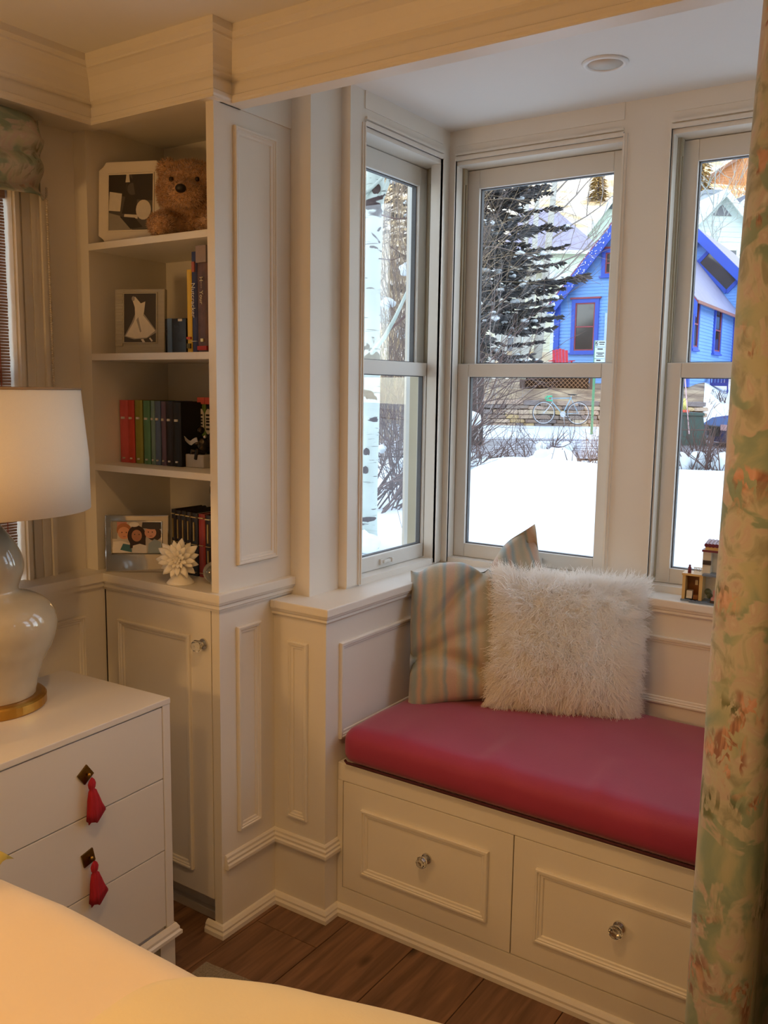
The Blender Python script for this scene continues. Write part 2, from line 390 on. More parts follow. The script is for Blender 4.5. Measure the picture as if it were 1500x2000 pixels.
# ================================================================== WINDOWS
def window(n, F, a0, a1, c0, c1, lock=None, sides=(1, 1)):
    """F maps (along, depth outwards, z); opening a0..a1, casing edges c0..c1 overhang the jambs"""
    e = empty('window_%d' % n, F(Vector(((a0 + a1) / 2, 0, WB))), **S)
    T = F
    def part(name, fn, mat, parent=e, **kw):
        b = MB(); fn(b); o = b.build(name, mat, None, **kw); o.parent = parent
        w_ = Vector(e.location) if parent is e else Vector((0, 0, 0))
        o.location = -w_
        return o
    def sash(a0, a1, z0, z1, d0, d1, st, bot, top, name):
        def fr(b):
            b.box(a0, a0 + st, d0, d1, z0, z1, T); b.box(a1 - st, a1, d0, d1, z0, z1, T)
            b.box(a0 + st, a1 - st, d0, d1, z0, z0 + bot, T); b.box(a0 + st, a1 - st, d0, d1, z1 - top, z1, T)
        s_ = part(name, fr, vinyl, bevel=0.0025)
        def gk(b):
            q = .0035; g0, g1 = d0 + .012, d1 - .004
            b.box(a0 + st - .001, a0 + st + q, g0, g1, z0 + bot, z1 - top, T); b.box(a1 - st - q, a1 - st + .001, g0, g1, z0 + bot, z1 - top, T)
            b.box(a0 + st, a1 - st, g0, g1, z0 + bot - .001, z0 + bot + q * .7, T); b.box(a0 + st, a1 - st, g0, g1, z1 - top - q * .7, z1 - top + .001, T)
        part('glazing_bead', gk, gasket, s_)
        part('pane', lambda b: b.box(a0 + st - .004, a1 - st + .004, (d0 + d1) / 2 - .002, (d0 + d1) / 2 + .002, z0 + bot - .004, z1 - top + .004, T), pane_m, s_)
        return s_
    lo = sash(a0 + .004, a1 - .004, WB, 1.591, .040, .072, .042, .046, .043, 'lower_sash')
    sash(a0 + .004, a1 - .004, 1.553, WT - .002, .076, .108, .046, .040, .060, 'upper_sash')
    def liner(b):
        for q0, q1 in ((a0 - .004, a0 + .004), (a1 - .004, a1 + .004)):
            b.box(q0, q1, .037, .13, WB - .002, WT - .0015, T)
        for q0, q1 in ((a0, a0 + .010), (a1 - .010, a1)):
            b.box(q0, q1, .044, .050, 1.593, WT, T); b.box(q0, q1, .060, .068, 1.593, WT, T)
    part('jamb_liner', liner, track)
    def stops(b):
        for q0, q1 in ((a0, a0 + .012), (a1 - .012, a1)): b.box(q0, q1, .046, .064, WT - .05, WT - .001, T)
    part('sash_stop', stops, track)
    def cas(b):
        for s_, q0, q1, ed in ((0, c0[0], c0[1], 1), (1, c1[0], c1[1], -1)):
            b.box(q0, q1, -.004, .036, WB - .015, WT + .107, T)
            x0 = q1 if ed == 1 else q0
            b.box(x0, x0 - ed * .012, -.008, .0, WB - .015, WT + .02, T); b.box(x0, x0 - ed * .005, -.011, .0, WB - .015, WT + .02, T)
        for z0, z1, d in ((2.237, 2.331, -.004), (2.237, 2.249, -.010), (2.253, 2.260, -.013), (2.2258, 2.237, .008), (2.283, 2.331, -.007)):
            b.box(c0[1], c1[0], d, .036, z0, z1, T)
        b.box(c0[1] - .001, c1[0] + .001, -.002, .05, ZS - .001, WB - .001, T)
    part('casing', cas, paint)
    def ext(b):
        for q0, q1 in ((a0 - .05, a0 + .002), (a1 - .002, a1 + .05)): b.box(q0, q1, .112, .145, WB - .05, WT + .05, T)
        b.box(a0 - .05, a1 + .05, .113, .144, WT - .004, WT + .05, T); b.box(a0 - .05, a1 + .05, .113, .17, WB - .06, WB - .002, T)
    part('outer_frame', ext, M('outer_frame_paint', (0.70, 0.71, 0.70), 0.5, var=0.03))
    if lock:
        def lk(b):
            b.box(lock - .028, lock - .006, .033, .041, WB + .012, WB + .030, T)
            b.box(lock - .016, lock + .030, .028, .037, WB + .017, WB + .026, T); b.box(lock + .024, lock + .034, .024, .037, WB + .016, WB + .029, T)
        part('sash_lift', lk, vinyl, lo, bevel=0.0015)
    return e
F_front = lambda p: Vector((p[0], YE + p[1], p[2]))
F_left = lambda p: Vector((XD - p[1], p[0], p[2]))
F_right = lambda p: Vector((XDR + p[1], p[0], p[2]))
window(1, F_left, 2.142, 2.612, (2.069, 2.136), (2.566, 2.6225), lock=2.33)
window(2, F_front, -1.507, -0.951, (-1.533, -1.501), (-0.946, -0.8765), lock=-1.20)
window(3, F_front, -0.802, -0.246, (-0.8765, -0.807), (-0.252, -0.220), lock=-0.52)
window(4, F_right, 2.142, 2.612, (2.104, 2.136), (2.566, 2.6225))
# ---- window in the left wall: glass behind a bamboo blind
e = empty('window_5', (XL, 1.0, ZC), **S)
def p5(name, b, mat, parent=e, **kw):
    o = b.build(name, mat, None, **kw); o.parent = parent
    if parent is e: o.location = -Vector(e.location)
    return o
b = MB()
for y0, y1 in ((LWY0 - .1, LWY0), (LWY1, LWY1 + .10)):
    b.box(XL, XL + .012, y0, y1, ZC, LWZ1 + .08)
b.box(XL, XL + .012, LWY0, LWY1, LWZ1, LWZ1 + .08)
for q in (.004, .026, .054, .082): b.box(XL, XL + (.022 if q in (.004, .082) else .017), LWY1 + q, LWY1 + q + .012, ZC, LWZ1 + .08)
p5('casing', b, paint)
b = MB(); b.box(XL - .10, XL - .06, LWY1 - .035, LWY1, ZC, LWZ1); b.box(XL - .10, XL - .06, LWY0, LWY0 + .035, ZC, LWZ1)
b.box(XL - .10, XL - .06, LWY0, LWY1, ZC, ZC + .05); b.box(XL - .10, XL - .06, LWY0, LWY1, LWZ1 - .05, LWZ1); b.box(XL - .10, XL - .06, LWY0, LWY1, 1.5, 1.54)
s5 = p5('sash', b, vinyl)
p5('pane', MB().box(XL - .082, XL - .078, LWY0 + .03, LWY1 - .03, ZC + .04, LWZ1 - .04), pane_m, s5)
s5.children[0].location = (0, 0, 0)
slat_m = M('bamboo_slat', srgb(156, 128, 114), 0.6, var=0.25, scale=9, stretch=(1, .4, 30))
bl = thing('bamboo_blind', 'woven bamboo blind of thin brown slats hanging in the left window', 'blind', (XL - .012, 1.0, 2.05))
zz = ZC + .02; sl = MB().box(-.0012, .0012, -.43, .4294, -.0030, .0030).build('slat', slat_m)
sm_ = sl.data; n_ = 0
while zz < 1.99:
    o = sl if n_ == 0 else sl.copy()
    if n_: COL.objects.link(o)
    o.parent = bl; o.location = (R_.uniform(-.0015, .0015), 0, zz - 2.05); zz += .0079; n_ += 1
cord_m = M('blind_cord', srgb(150, 70, 60), 0.8, var=0.1)
for yy in (.40, .14, -.14, -.38): MB().tube([(.004, yy, -1.05), (.004, yy, 0)], .0012, 4).build('cord', cord_m, bl)
MB().box(-.010, .010, -.43, .4294, -.07, 0.04).build('headrail', slat_m, bl)
ch = MB(); z = 2.02
while z > ZC + .32: ch.sphere((0, .0008 * math.sin(z * 9), z - 1.5), .0035, 6, 4); z -= .0062
tag(ch.build('beaded_chain', M('white_beads', (0.62, 0.55, 0.45), 0.4, var=0.05), smooth=True), 'long beaded blind chain hanging beside the left window', 'chain').location = (XL + .03, 1.532, 1.5)

# ================================================================== BOOKCASE
bc = thing('corner_bookcase', 'cream built-in corner bookcase with four open bays above a cupboard', 'bookcase', (-1.87, 1.79, 0))
def bp_(name, b, mat=paint, parent=bc, **kw):
    o = b.build(name, mat, None, **kw); o.parent = parent
    if parent is bc: o.location = -Vector(bc.location)
    return o
BY = 1.925
OX0, OX1 = -2.112, -1.652
b = MB(); b.box(XL, OX0, YB, YB + .02, ZC, ZK); bp_('left_stile', b)
b = MB(); b.box(OX0 - .012, OX0, YB + .02, BY, ZC, ZK + .02); bp_('left_side', b)
b = MB(); b.box(OX1, XB, YB, YC - .001, ZC, ZK); b.box(OX1, XB + .005, YB + .021, YC + .001, ZK, ZCR); o = bp_('right_side', b)
MB().frame((XB, 1.71, 1.032), (0, .159, 0), (0, 0, 1.118), (1, 0, 0), PF).build('panel_moulding', paint, o)
bp_('back_panel', MB().box(XL + .001, OX1, BY, BY + .006, 0.0, ZCR))
bp_('top_rail', MB().box(XL, XB, YB, YB + .02, ZK, ZCR))
bp_('top_panel', MB().box(OX0, OX1, YB + .02, BY, ZK + .012, ZK + .024))
for zt in (1.891, 1.590, 1.279): bp_('shelf', MB().box(OX0, OX1, YB, BY, zt - .0185, zt), bevel=0.001)
b = MB(); b.box(XL, XB + .02, YB - .02, YC, ZC - .024, ZC)
bp_('counter', b, bevel=0.002)
CM = [(0, ZC - .024), (.014, ZC - .024), (.014, ZC - .030), (.010, ZC - .034), (.011, ZC - .042), (.006, ZC - .045), (.006, ZC - .050), (0, ZC - .052)]
bp_('counter_moulding', MB().sweep([(XA, YB), (XB, YB), (XB, YC)], CM, 1))
b = MB(); b.box(-1.654, XB, YB, YC, 0, ZC - .024); o = bp_('lower_side', b)
MB().frame((XB, 1.706, .282), (0, .092, 0), (0, 0, .581), (1, 0, 0), PF).build('panel_moulding', paint, o)
bp_('toe_kick', MB().box(XA, -1.654, YB + .055, YB + .07, 0, .12))
bp_('toe_moulding', MB().box(XA, -1.654, YB + .040, YB + .055, 0, .028), bevel=0.004)
bp_('lower_bottom', MB().box(XA, -1.654, YB + .004, BY, .10, .115))
bp_('gap_shade', MB().box(XA, -1.655, YB + .012, YB + .016, .115, ZC - .05), dark_m)  # dark sheet put in as the shade behind the door gaps
b = MB(); b.box(XA + .006, -1.657, YB - .001, YB + .011, .098, .916); dr = bp_('door', b, bevel=0.001)
fr = MB().frame((-2.024, YB - .001, .163), (.292, 0, 0), (0, 0, .675), (0, -1, 0), PF).build('panel_moulding', paint, dr)
def knob(parent, p, r=.017):
    k = MB()
    prof = [(0, -.040), (r * .42, -.0395), (r * .80, -.035), (r, -.028), (r * .92, -.022), (r * .45, -.014), (r * .40, -.010), (0, -.010)]
    T = lambda q: Vector((p[0] + q.x, p[1] + q.z + .0, p[2] + q.y))
    k.lathe(prof, n=10, T=T)
    o = k.build('knob', crystal, parent)
    MB().lathe([(0, -.012), (r * .42, -.012), (r * .45, -.006), (r * .85, -.004), (r * .9, 0), (0, 0)], n=18, T=T).build('knob_base', chrome, parent)
    return o
knob(dr, (-1.683, YB - .001, .822))

# ================================================================== WINDOW BENCH
bn = thing('window_bench', 'cream built-in window bench with two panelled drawers and glass knobs', 'bench', (-.88, 2.2, 0))
def bq(name, b, mat=paint, parent=bn, **kw):
    o = b.build(name, mat, None, **kw); o.parent = parent
    if parent is bn: o.location = -Vector(bn.location)
    return o
b = MB(); b.box(XS + .001, XSR - .001, YN, YF - .001, .405, .4565); bq('seat_board', b, bevel=0.002)
b = MB(); b.box(XS + .001, -1.421, YN, YN + .02, 0, .405); b.box(-.361, XSR - .001, YN, YN + .02, 0, .405); b.box(-1.421, -.361, YN, YN + .02, 0, .083)
bq('face_frame', b)
bq('gap_shade', MB().box(XS + .002, XSR - .002, YN + .018, YN + .024, .05, .405), dark_m)  # dark sheet that paints the shade in the gaps round the drawers
for x0, x1, px0, px1, kx in ((-1.419, -.8905, -1.354, -.956, -1.140), (-.8875, -.363, -.825, -.428, -.612)):
    d = bq('drawer', MB().box(x0, x1, YN + .0005, YN + .017, .0855, .4035), bevel=0.001)
    MB().frame((px0, YN + .0005, .147), (px1 - px0, 0, 0), (0, 0, .193), (0, -1, 0), PF).build('panel_moulding', paint, d)
    knob(d, (kx, YN, .262))
# ---- seat cushion
def fabric(name, c1, c2, scale=300, rough=0.75, sheen=0.3):
    ma = M(name, c1, rough, sheen=sheen); n, l, b_ = nodes(ma)
    tc = n.new('ShaderNodeTexCoord'); nz = n.new('ShaderNodeTexNoise'); nz.inputs['Scale'].default_value = 6; nz.inputs['Detail'].default_value = 6
    l.new(tc.outputs['Object'], nz.inputs['Vector']); rp = n.new('ShaderNodeValToRGB'); l.new(nz.outputs['Fac'], rp.inputs[0])
    rp.color_ramp.elements[0].color = (*c1, 1); rp.color_ramp.elements[1].color = (*c2, 1); l.new(rp.outputs[0], b_.inputs['Base Color'])
    n2 = n.new('ShaderNodeTexNoise'); n2.inputs['Scale'].default_value = scale; l.new(tc.outputs['Object'], n2.inputs['Vector'])
    bp = n.new('ShaderNodeBump'); bp.inputs['Strength'].default_value = 0.12; bp.inputs['Distance'].default_value = 0.002; l.new(n2.outputs['Fac'], bp.inputs['Height']); l.new(bp.outputs[0], b_.inputs['Normal'])
    return ma
mag = fabric('magenta_cotton', srgb(146, 40, 70), srgb(166, 48, 84), rough=0.6, sheen=0.25)
cx0, cx1, cy0, cy1, cz0, cz1 = -1.418, -.335, 1.905, 2.532, .460, .566
b = MB(); NX, NY, NZ = 60, 40, 8
def cush(u, v, tz):
    """rounded box shell; u,v in -1..1 on top/bottom, tz in 0..1"""
    return None
def cpt(x, y, z):
    hx, hy, hz = (cx1 - cx0) / 2, (cy1 - cy0) / 2, (cz1 - cz0) / 2; r = .034
    ccx, ccy, ccz = (cx0 + cx1) / 2, (cy0 + cy1) / 2, (cz0 + cz1) / 2
    p = Vector((x * hx, y * hy, z * hz)); q = Vector((max(-hx + r, min(hx - r, p.x)), max(-hy + r, min(hy - r, p.y)), max(-hz + r, min(hz - r, p.z))))
    d = p - q
    if d.length > 1e-9: p = q + d.normalized() * r
    w = Vector((ccx, ccy, ccz)) + p
    if z > -.9:
        k = (z + 1) / 2
        bulge = .012 * (1 - x ** 4) * (1 - y ** 4) * k
        wr = .0045 * noise.noise(Vector((w.x * 5 + w.y * 6, w.y * 2.0 - w.x * 2, 1.3))) * k
        fz = .010 * max(0, math.sin((w.x * 1.0 + w.y * .25) * 23 + 2.5 * noise.noise(Vector((w.x * 3, 2, 0))))) ** 4 * max(0, 1 - abs(w.y - 1.97) * 6) * k * (1 if w.x > -1.0 else .3)
        w.z += bulge + wr + fz
        if y < -.9 and abs(z) < .95: w.y -= .010 * (1 - z * z) * (.7 + .5 * noise.noise(Vector((w.x * 4, 0, 5)))) 
    return w
def face(fn, nu, nv): b.grid(nu, nv, fn)
L11 = lambda t: math.sin((t - .5) * PI) if False else 2 * t - 1
face(lambda u, v: cpt(L11(u), L11(v), 1), NX, NY); face(lambda u, v: cpt(L11(u), L11(v), -1), NX, NY)
face(lambda u, v: cpt(L11(u), -1, L11(v)), NX, NZ); face(lambda u, v: cpt(L11(u), 1, L11(v)), NX, NZ)
face(lambda u, v: cpt(-1, L11(u), L11(v)), NY, NZ); face(lambda u, v: cpt(1, L11(u), L11(v)), NY, NZ)
o = b.build('seat_cushion', mag, smooth=True)
bm = bmesh.new(); bm.from_mesh(o.data); bmesh.ops.remove_doubles(bm, verts=bm.verts, dist=.0004); bmesh.ops.recalc_face_normals(bm, faces=bm.faces); bm.to_mesh(o.data); bm.free()
cu = thing('bench_cushion', 'raspberry pink bench cushion filling the window seat', 'cushion', (-.88, 2.2, .46))
o.name = 'cushion_pad'; o.parent = cu; o.location = -Vector(cu.location)
pp = [(cx0 + .012, cy0 + .004), (cx1 - .012, cy0 + .004)]
o = MB().tube([(cx0 + .01, cy0 + .003, cz0 + .012)] + [(cx0 + .02 + (cx1 - cx0 - .04) * i / 12, cy0 - .001, cz0 + .008) for i in range(13)], .004, 6).build('piping', M('dark_piping', srgb(70, 25, 35), 0.8, var=0.1), cu, smooth=True)
o.location = -Vector(cu.location)
# ================================================================== NIGHTSTAND AND LAMP
KS = .962
NZ_ = .74
sz_ = lambda z: CAMH - (CAMH - z) * KS
lacq = M('ivory_lacquer', (0.78, 0.73, 0.65), 0.28, var=0.015, scale=3, coat=0.2)
ns = thing('nightstand', 'ivory lacquered nightstand with three drawers and red tassel pulls', 'nightstand', (-1.87 * KS, 1.23 * KS, 0))
ns.rotation_euler.z = math.radians(2.6)
hx, hy = .205 * KS, .2775 * KS                                                     # half depth (x), half length (y)
def nq(name, b, mat=lacq, parent=ns, **kw): return b.build(name, mat, parent, **kw)
b = MB(); b.box(-hx, hx, -hy, hy, NZ_ - .015, NZ_); nq('top', b, bevel=0.002)
MZ = sz_(.055)
for y0, y1 in ((-hy, -hy + .025), (hy - .025, hy)):
    nq('side_panel', MB().box(-hx, hx - .002, y0, y1, MZ + .02, NZ_ - .015), bevel=0.002)
nq('back_panel', MB().box(-hx, -hx + .012, -hy + .026, hy - .026, MZ + .02, NZ_ - .016))
nq('bottom_panel', MB().box(-hx, hx - .01, -hy + .026, hy - .026, MZ + .02, MZ + .035))
nq('gap_shade', MB().box(hx - .024, hx - .02, -hy + .026, hy - .026, MZ + .03, NZ_ - .016), dark_m)  # shade between the drawers, made as a dark sheet
b = MB().sweep([(-hx, hy), (hx, hy), (hx, -hy), (-hx, -hy)][::-1], [(0, MZ), (.014, MZ), (.014, MZ + .009), (.009, MZ + .013), (.009, MZ + .02), (.003, MZ + .031), (0, MZ + .031)], 1); nq('base_moulding', b)
for sx in (-hx, hx - .05):
    for sy in (-hy, hy - .05): nq('foot', MB().box(sx, sx + .05, sy, sy + .05, 0, MZ + .02))
tas_m = M('red_thread', srgb(178, 32, 44), 0.8, var=0.18, scale=220, stretch=(1, 1, .05), bump=0.5, bscale=300)
zs = [MZ + .034, sz_(.303), sz_(.500), NZ_ - .017]
for k in range(3):
    z0, z1 = zs[k] + .0015, zs[k + 1] - .0015
    d = nq('drawer', MB().box(hx - .018, hx - .003, -hy + .027, hy - .027, z0, z1), bevel=0.001)
    if k == 0: continue
    yc = .004; zc = {2: sz_(.604), 1: sz_(.398)}[k]
    rot = {2: .62, 1: .22}[k]
    yax = Vector((0, math.cos(rot), math.sin(rot))); zax = Vector((0, -math.sin(rot), math.cos(rot)))
    MB().obox((hx - .001, yc, zc), (1, 0, 0), yax, zax, .002, .016, .016).build('pull_plate', brass_d, d)
    MB().sphere((hx + .006, yc + .004, zc), .004, 10, 6).build('pull_stud', brass, d, smooth=True)
    t = MB(); nn = 30
    prof = [(.002, .006), (.0075, .0), (.0105, -.008), (.009, -.017), (.0068, -.021), (.010, -.026), (.0135, -.045), (.0165, -.075), (.019, -.096)]
    for i, (r, z) in enumerate(prof):
        for j in range(nn):
            a = 2 * PI * j / nn; ff = 1 + (0.10 * math.sin(a * 7 + i) if i > 4 else 0)
            hang = max(0, -z - .02) / .076
            out_ = .012 * hang ** 1.5 if math.sin(a + PI / 2) > .35 else 0
            t.v.append((hx + .012 + r * ff * math.cos(a + PI / 2) * .55, yc + .006 + r * ff * math.sin(a + PI / 2) + .004 * hang + out_, zc - .012 + z + (.016 * hang if out_ else 0) + (.004 * math.sin(a * 5) if i == len(prof) - 1 else 0)))
    for i in range(len(prof) - 1):
        for j in range(nn): j2 = (j + 1) % nn; t.f.append((i * nn + j, i * nn + j2, (i + 1) * nn + j2, (i + 1) * nn + j)); t.mi.append(0)
    t.f.append(tuple((len(prof) - 1) * nn + j for j in range(nn))); t.mi.append(0)
    t.build('tassel', tas_m, d, smooth=True)
cer = M('oyster_glaze', (0.52, 0.455, 0.335), 0.07, var=0.08, scale=9, coat=0.6, spec=0.6)
LC = Vector((-1.985 * KS, 1.215 * KS, NZ_ + .0005))
lp = thing('gourd_lamp', 'table lamp with oyster-glazed gourd base and white drum shade', 'lamp', LC); lp.scale = (KS, KS, KS)
MB().lathe([(0, 0), (.125, 0), (.128, .004), (.128, .024), (.124, .028), (.116, .030), (0, .030)], n=48).build('gilt_foot', brass, lp, smooth=False)
prof = [(0, .030), (.104, .030), (.106, .045), (.112, .075), (.130, .120), (.148, .155), (.158, .190), (.159, .215), (.152, .240), (.134, .262), (.105, .278), (.082, .286), (.074, .292), (.074, .302), (.080, .320), (.086, .340), (.087, .358), (.082, .380), (.068, .410), (.050, .435), (.036, .455), (.030, .475), (.028, .50), (0, .50)]
import bisect
def smooth_prof(p, k=4):
    out = []
    for i in range(len(p) - 1):
        p0 = p[max(i - 1, 0)]; p1 = p[i]; p2 = p[i + 1]; p3 = p[min(i + 2, len(p) - 1)]
        for j in range(k):
            t = j / k
            out.append(tuple(.5 * (2 * p1[c] + (p2[c] - p0[c]) * t + (2 * p0[c] - 5 * p1[c] + 4 * p2[c] - p3[c]) * t * t + (-p0[c] + 3 * p1[c] - 3 * p2[c] + p3[c]) * t ** 3) for c in (0, 1)))
    out.append(p[-1]); return [(max(0, r), z) for r, z in out]
MB().lathe(smooth_prof(prof[1:-1], 4), n=64).build('gourd_body', cer, lp, smooth=True)
MB().lathe([(0, .49), (.032, .49), (.032, .505), (.014, .51), (.014, .62), (0, .62)], n=20).build('socket', brass, lp)
shade_m = M('linen_shade', (0.80, 0.74, 0.64), 0.85, var=0.03, scale=400, stretch=(1, 1, 4), bump=0.08, bscale=500)
s1, s0, z0, z1 = .232, .248, .492, .782
MB().lathe([(s0, z0), (s0 - .0008, z0 + .12), (s1, z1), (s1 - .003, z1), (s0 - .004, z0), (s0, z0)], n=72).build('drum_shade', shade_m, lp, smooth=True)
b = MB(); b.tube([(s1 * math.cos(2 * PI * i / 40), s1 * math.sin(2 * PI * i / 40), z1) for i in range(40)], .003, 6, closed=True)
b.build('shade_rim', M('shade_rim', srgb(150, 125, 95), .7, var=.05), lp, smooth=True)
b = MB()
for a in (0, 2.1, 4.2): b.tube([(0, 0, z1 - .03), (s1 * math.cos(a), s1 * math.sin(a), z1 - .004)], .002, 5)
b.tube([(0, 0, .60), (0, 0, z1 - .03)], .004, 6); b.build('shade_spider', chrome, lp)
# water glass by the lamp
g = MB(); GC = Vector((-1.79 * KS, 1.015 * KS, NZ_))
g.lathe([(0, 0), (.034, 0), (.037, .004), (.040, .11), (.0385, .11), (.0355, .012), (0, .012)], n=32)
tag(g.build('water_glass', crystal, smooth=True), 'clear water glass standing on the nightstand beside the lamp', 'glass').location = GC + Vector((0, 0, .0005))

# ================================================================== BED
bed = thing('bed', 'bed under a cream knitted blanket in the foreground', 'bed', (-1.0, -.1, 0))
def bq2(name, b, mat, **kw):
    o = b.build(name, mat, None, **kw); o.parent = bed; o.location = -Vector(bed.location); return o
MB_ = MB().box(-2.02, .02, -.95, .84, .10, .30); bq2('bed_base', MB_, M('bed_linen', (0.55, 0.48, 0.40), 0.8, var=0.05), bevel=0.01)
bq2('mattress', MB().box(-2.02, .02, -.96, .845, .30, .61), M('mattress_ticking', (0.75, 0.72, 0.66), 0.8, var=0.04), bevel=0.04)
b = MB()
for px in (-1.95, -.1):
    for py in (-.85, .72): b.box(px, px + .07, py, py + .07, 0, .10)
bq2('leg', b, M('bed_leg', (0.05, 0.03, 0.02), .5, var=.1))
blank = fabric('cream_blanket', srgb(236, 214, 178), srgb(244, 224, 190), 160, 0.9, 0.4)
BYE = .880
def blanket(u, v):
    x = -2.03 + 2.08 * u
    s = v * 2.05                                   # length from the far hem upward and over the top
    drop = .46; rr = .075
    L1 = drop; L2 = L1 + rr * PI / 2
    zt = .652
    fold = .010 * math.sin(x * 11 + 1.5 * noise.noise(Vector((x * 2, 0, 0))))
    if s < L1: y = BYE + fold * (1 - s / L1) * 1.6 + .006; z = .652 - rr - (L1 - s)
    elif s < L2:
        a = (s - L1) / rr; y = BYE - rr + rr * math.cos(a); z = zt - rr + rr * math.sin(a)
    else: y = BYE - rr - (s - L2); z = zt
    if s > L1:
        k = min(1, (s - L1) / .1)
        z += k * (.010 * noise.noise(Vector((x * 2.3, y * 2.3, 3))) + .004 * noise.noise(Vector((x * 7, y * 7, 1))))
        z -= .03 * max(0, min(1, (-1.22 - x) / .25)) * k
    return (x, y, z)
o = bq2('blanket', MB().grid(110, 90, blanket), blank, smooth=True)
md = o.modifiers.new('thickness', 'SOLIDIFY'); md.thickness = .008
b = MB()
sp = [(-1.50 + .30 * i / 10, .80 - .10 * (i / 10) ** 2 - .25 * (1 - i / 10) ** 3, .5935 + .006 * math.sin(i * .3)) for i in range(11)]
# pillow at the near edge
def pillow_mesh(hw, hh, th, n=26, fn=None, pinch=.10, power=.38):
    """soft square pillow about the origin in its own xy plane"""
    b = MB()
    def pt(u, v, sg):
        x, y = 2 * u - 1, 2 * v - 1
        ed = (1 - x * x) * (1 - y * y)
        k = max(0, ed) ** power
        px = x * hw * (1 - pinch * (1 - y * y) * abs(x) ** 3 * 1.0); py = y * hh * (1 - pinch * (1 - x * x) * abs(y) ** 3)
        p = Vector((px, py, sg * th * k))
        return fn(p, x, y, sg) if fn else p
    b.grid(n, n, lambda u, v: pt(u, v, 1)); b.grid(n, n, lambda u, v: pt(1 - u, v, -1))
    return b
def weld(o, d=.0005):
    bm = bmesh.new(); bm.from_mesh(o.data); bmesh.ops.remove_doubles(bm, verts=bm.verts, dist=d); bmesh.ops.recalc_face_normals(bm, faces=bm.faces); bm.to_mesh(o.data); bm.free(); return o
pl = weld(pillow_mesh(.45, .25, .085, 28, lambda p, x, y, s: Vector((p.x * (1 - .17 * x * x * y * y), p.y * (1 - .22 * x * x * y * y), p.z + .008 * noise.noise(p * 7))), .02, .5).build('bed_pillow', fabric('ivory_pillowcase', srgb(226, 208, 160), srgb(236, 220, 176), 250, .85, .2), smooth=True))
tag(pl, 'plump ivory pillow lying on the blanket at the front edge of the photo', 'pillow')
pl.location = (-.405, .655, .702); pl.rotation_euler = (math.radians(-2), math.radians(4), math.radians(15))
# yellow throw by the left edge
yl = weld(pillow_mesh(.15, .09, .038, 22, lambda p, x, y, s: p + Vector((0, 0, .022 * noise.noise(p * 22 + Vector((3, 1, 2)))))).build('yellow_scarf', M('yellow_cloth', srgb(226, 190, 80), .8, var=.1, scale=14, col2=srgb(120, 110, 40), contrast=(.6, .75)), smooth=True))
tag(yl, 'crumpled yellow scarf lying on the bed at the left edge', 'scarf')
yl.location = (-1.49, .735, .650); yl.rotation_euler = (.1, .05, .5)
# rug corner on the floor beyond the bed
rg = MB(); rg.add([], [])
rc = Vector((-1.545, 1.535, 0))
def rugp(u, v):
    p = Vector((-1.573, 1.527, 0)) + Vector((.62, .05, 0)) * u + Vector((.04, -.62, 0)) * v
    return (p.x, p.y, .010 + .0015 * noise.noise(Vector((u * 40, v * 40, 0))))
o = rg.grid(60, 60, rugp).build('bedside_rug', M('grey_shag', srgb(150, 138, 118), .95, var=.25, scale=200, bump=.6, bscale=350))
o.modifiers.new('thickness', 'SOLIDIFY').thickness = .0095
tag(o, 'corner of a grey woven rug on the dark plank floor', 'rug')

# ================================================================== PILLOWS ON THE BENCH
def stripes():
    ma = M('striped_cotton', (.5, .45, .35), .75, sheen=.2); n, l, b_ = nodes(ma)
    at_ = n.new('ShaderNodeAttribute'); at_.attribute_name = 'st'
    sx = n.new('ShaderNodeSeparateXYZ'); l.new(at_.outputs['Vector'], sx.inputs[0])
    mu = n.new('ShaderNodeMath'); mu.operation = 'MULTIPLY'; mu.inputs[1].default_value = 3.0
    dn = n.new('ShaderNodeTexNoise'); dn.inputs['Scale'].default_value = 9.0; l.new(at_.outputs['Vector'], dn.inputs['Vector'])
    da = n.new('ShaderNodeMath'); da.operation = 'MULTIPLY_ADD'; da.inputs[1].default_value = .035; l.new(dn.outputs['Fac'], da.inputs[0]); l.new(sx.outputs['X'], da.inputs[2]); l.new(da.outputs[0], mu.inputs[0])
    fc = n.new('ShaderNodeMath'); fc.operation = 'FRACT'; l.new(mu.outputs[0], fc.inputs[0])
    rp = n.new('ShaderNodeValToRGB'); rp.color_ramp.interpolation = 'EASE'; l.new(fc.outputs[0], rp.inputs[0]); cr = rp.color_ramp
    tan, blu, sag, pnk = srgb(190, 174, 148), srgb(148, 164, 164), srgb(170, 168, 148), srgb(194, 168, 148)
    cr.elements[0].position = 0; cr.elements[0].color = (*tan, 1); cr.elements[1].position = .18; cr.elements[1].color = (*blu, 1)
    for p, c in ((.27, pnk), (.36, blu), (.47, tan), (.62, sag), (.72, tan), (.80, blu), (.86, pnk)):
        e_ = cr.elements.new(p); e_.color = (*c, 1)
    nz = n.new('ShaderNodeTexNoise'); nz.inputs['Scale'].default_value = 350
    tc = n.new('ShaderNodeTexCoord'); l.new(tc.outputs['Object'], nz.inputs['Vector'])
    mx = n.new('ShaderNodeMix'); mx.data_type = 'RGBA'; mx.blend_type = 'MULTIPLY'; mx.inputs[0].default_value = .18
    l.new(rp.outputs[0], mx.inputs[6]); l.new(nz.outputs['Fac'], mx.inputs[7]); l.new(mx.outputs[2], b_.inputs['Base Color'])
    bp = n.new('ShaderNodeBump'); bp.inputs['Strength'].default_value = .15; bp.inputs['Distance'].default_value = .002; l.new(nz.outputs['Fac'], bp.inputs['Height']); l.new(bp.outputs[0], b_.inputs['Normal'])
    return ma
st_m = stripes()
hs = .235
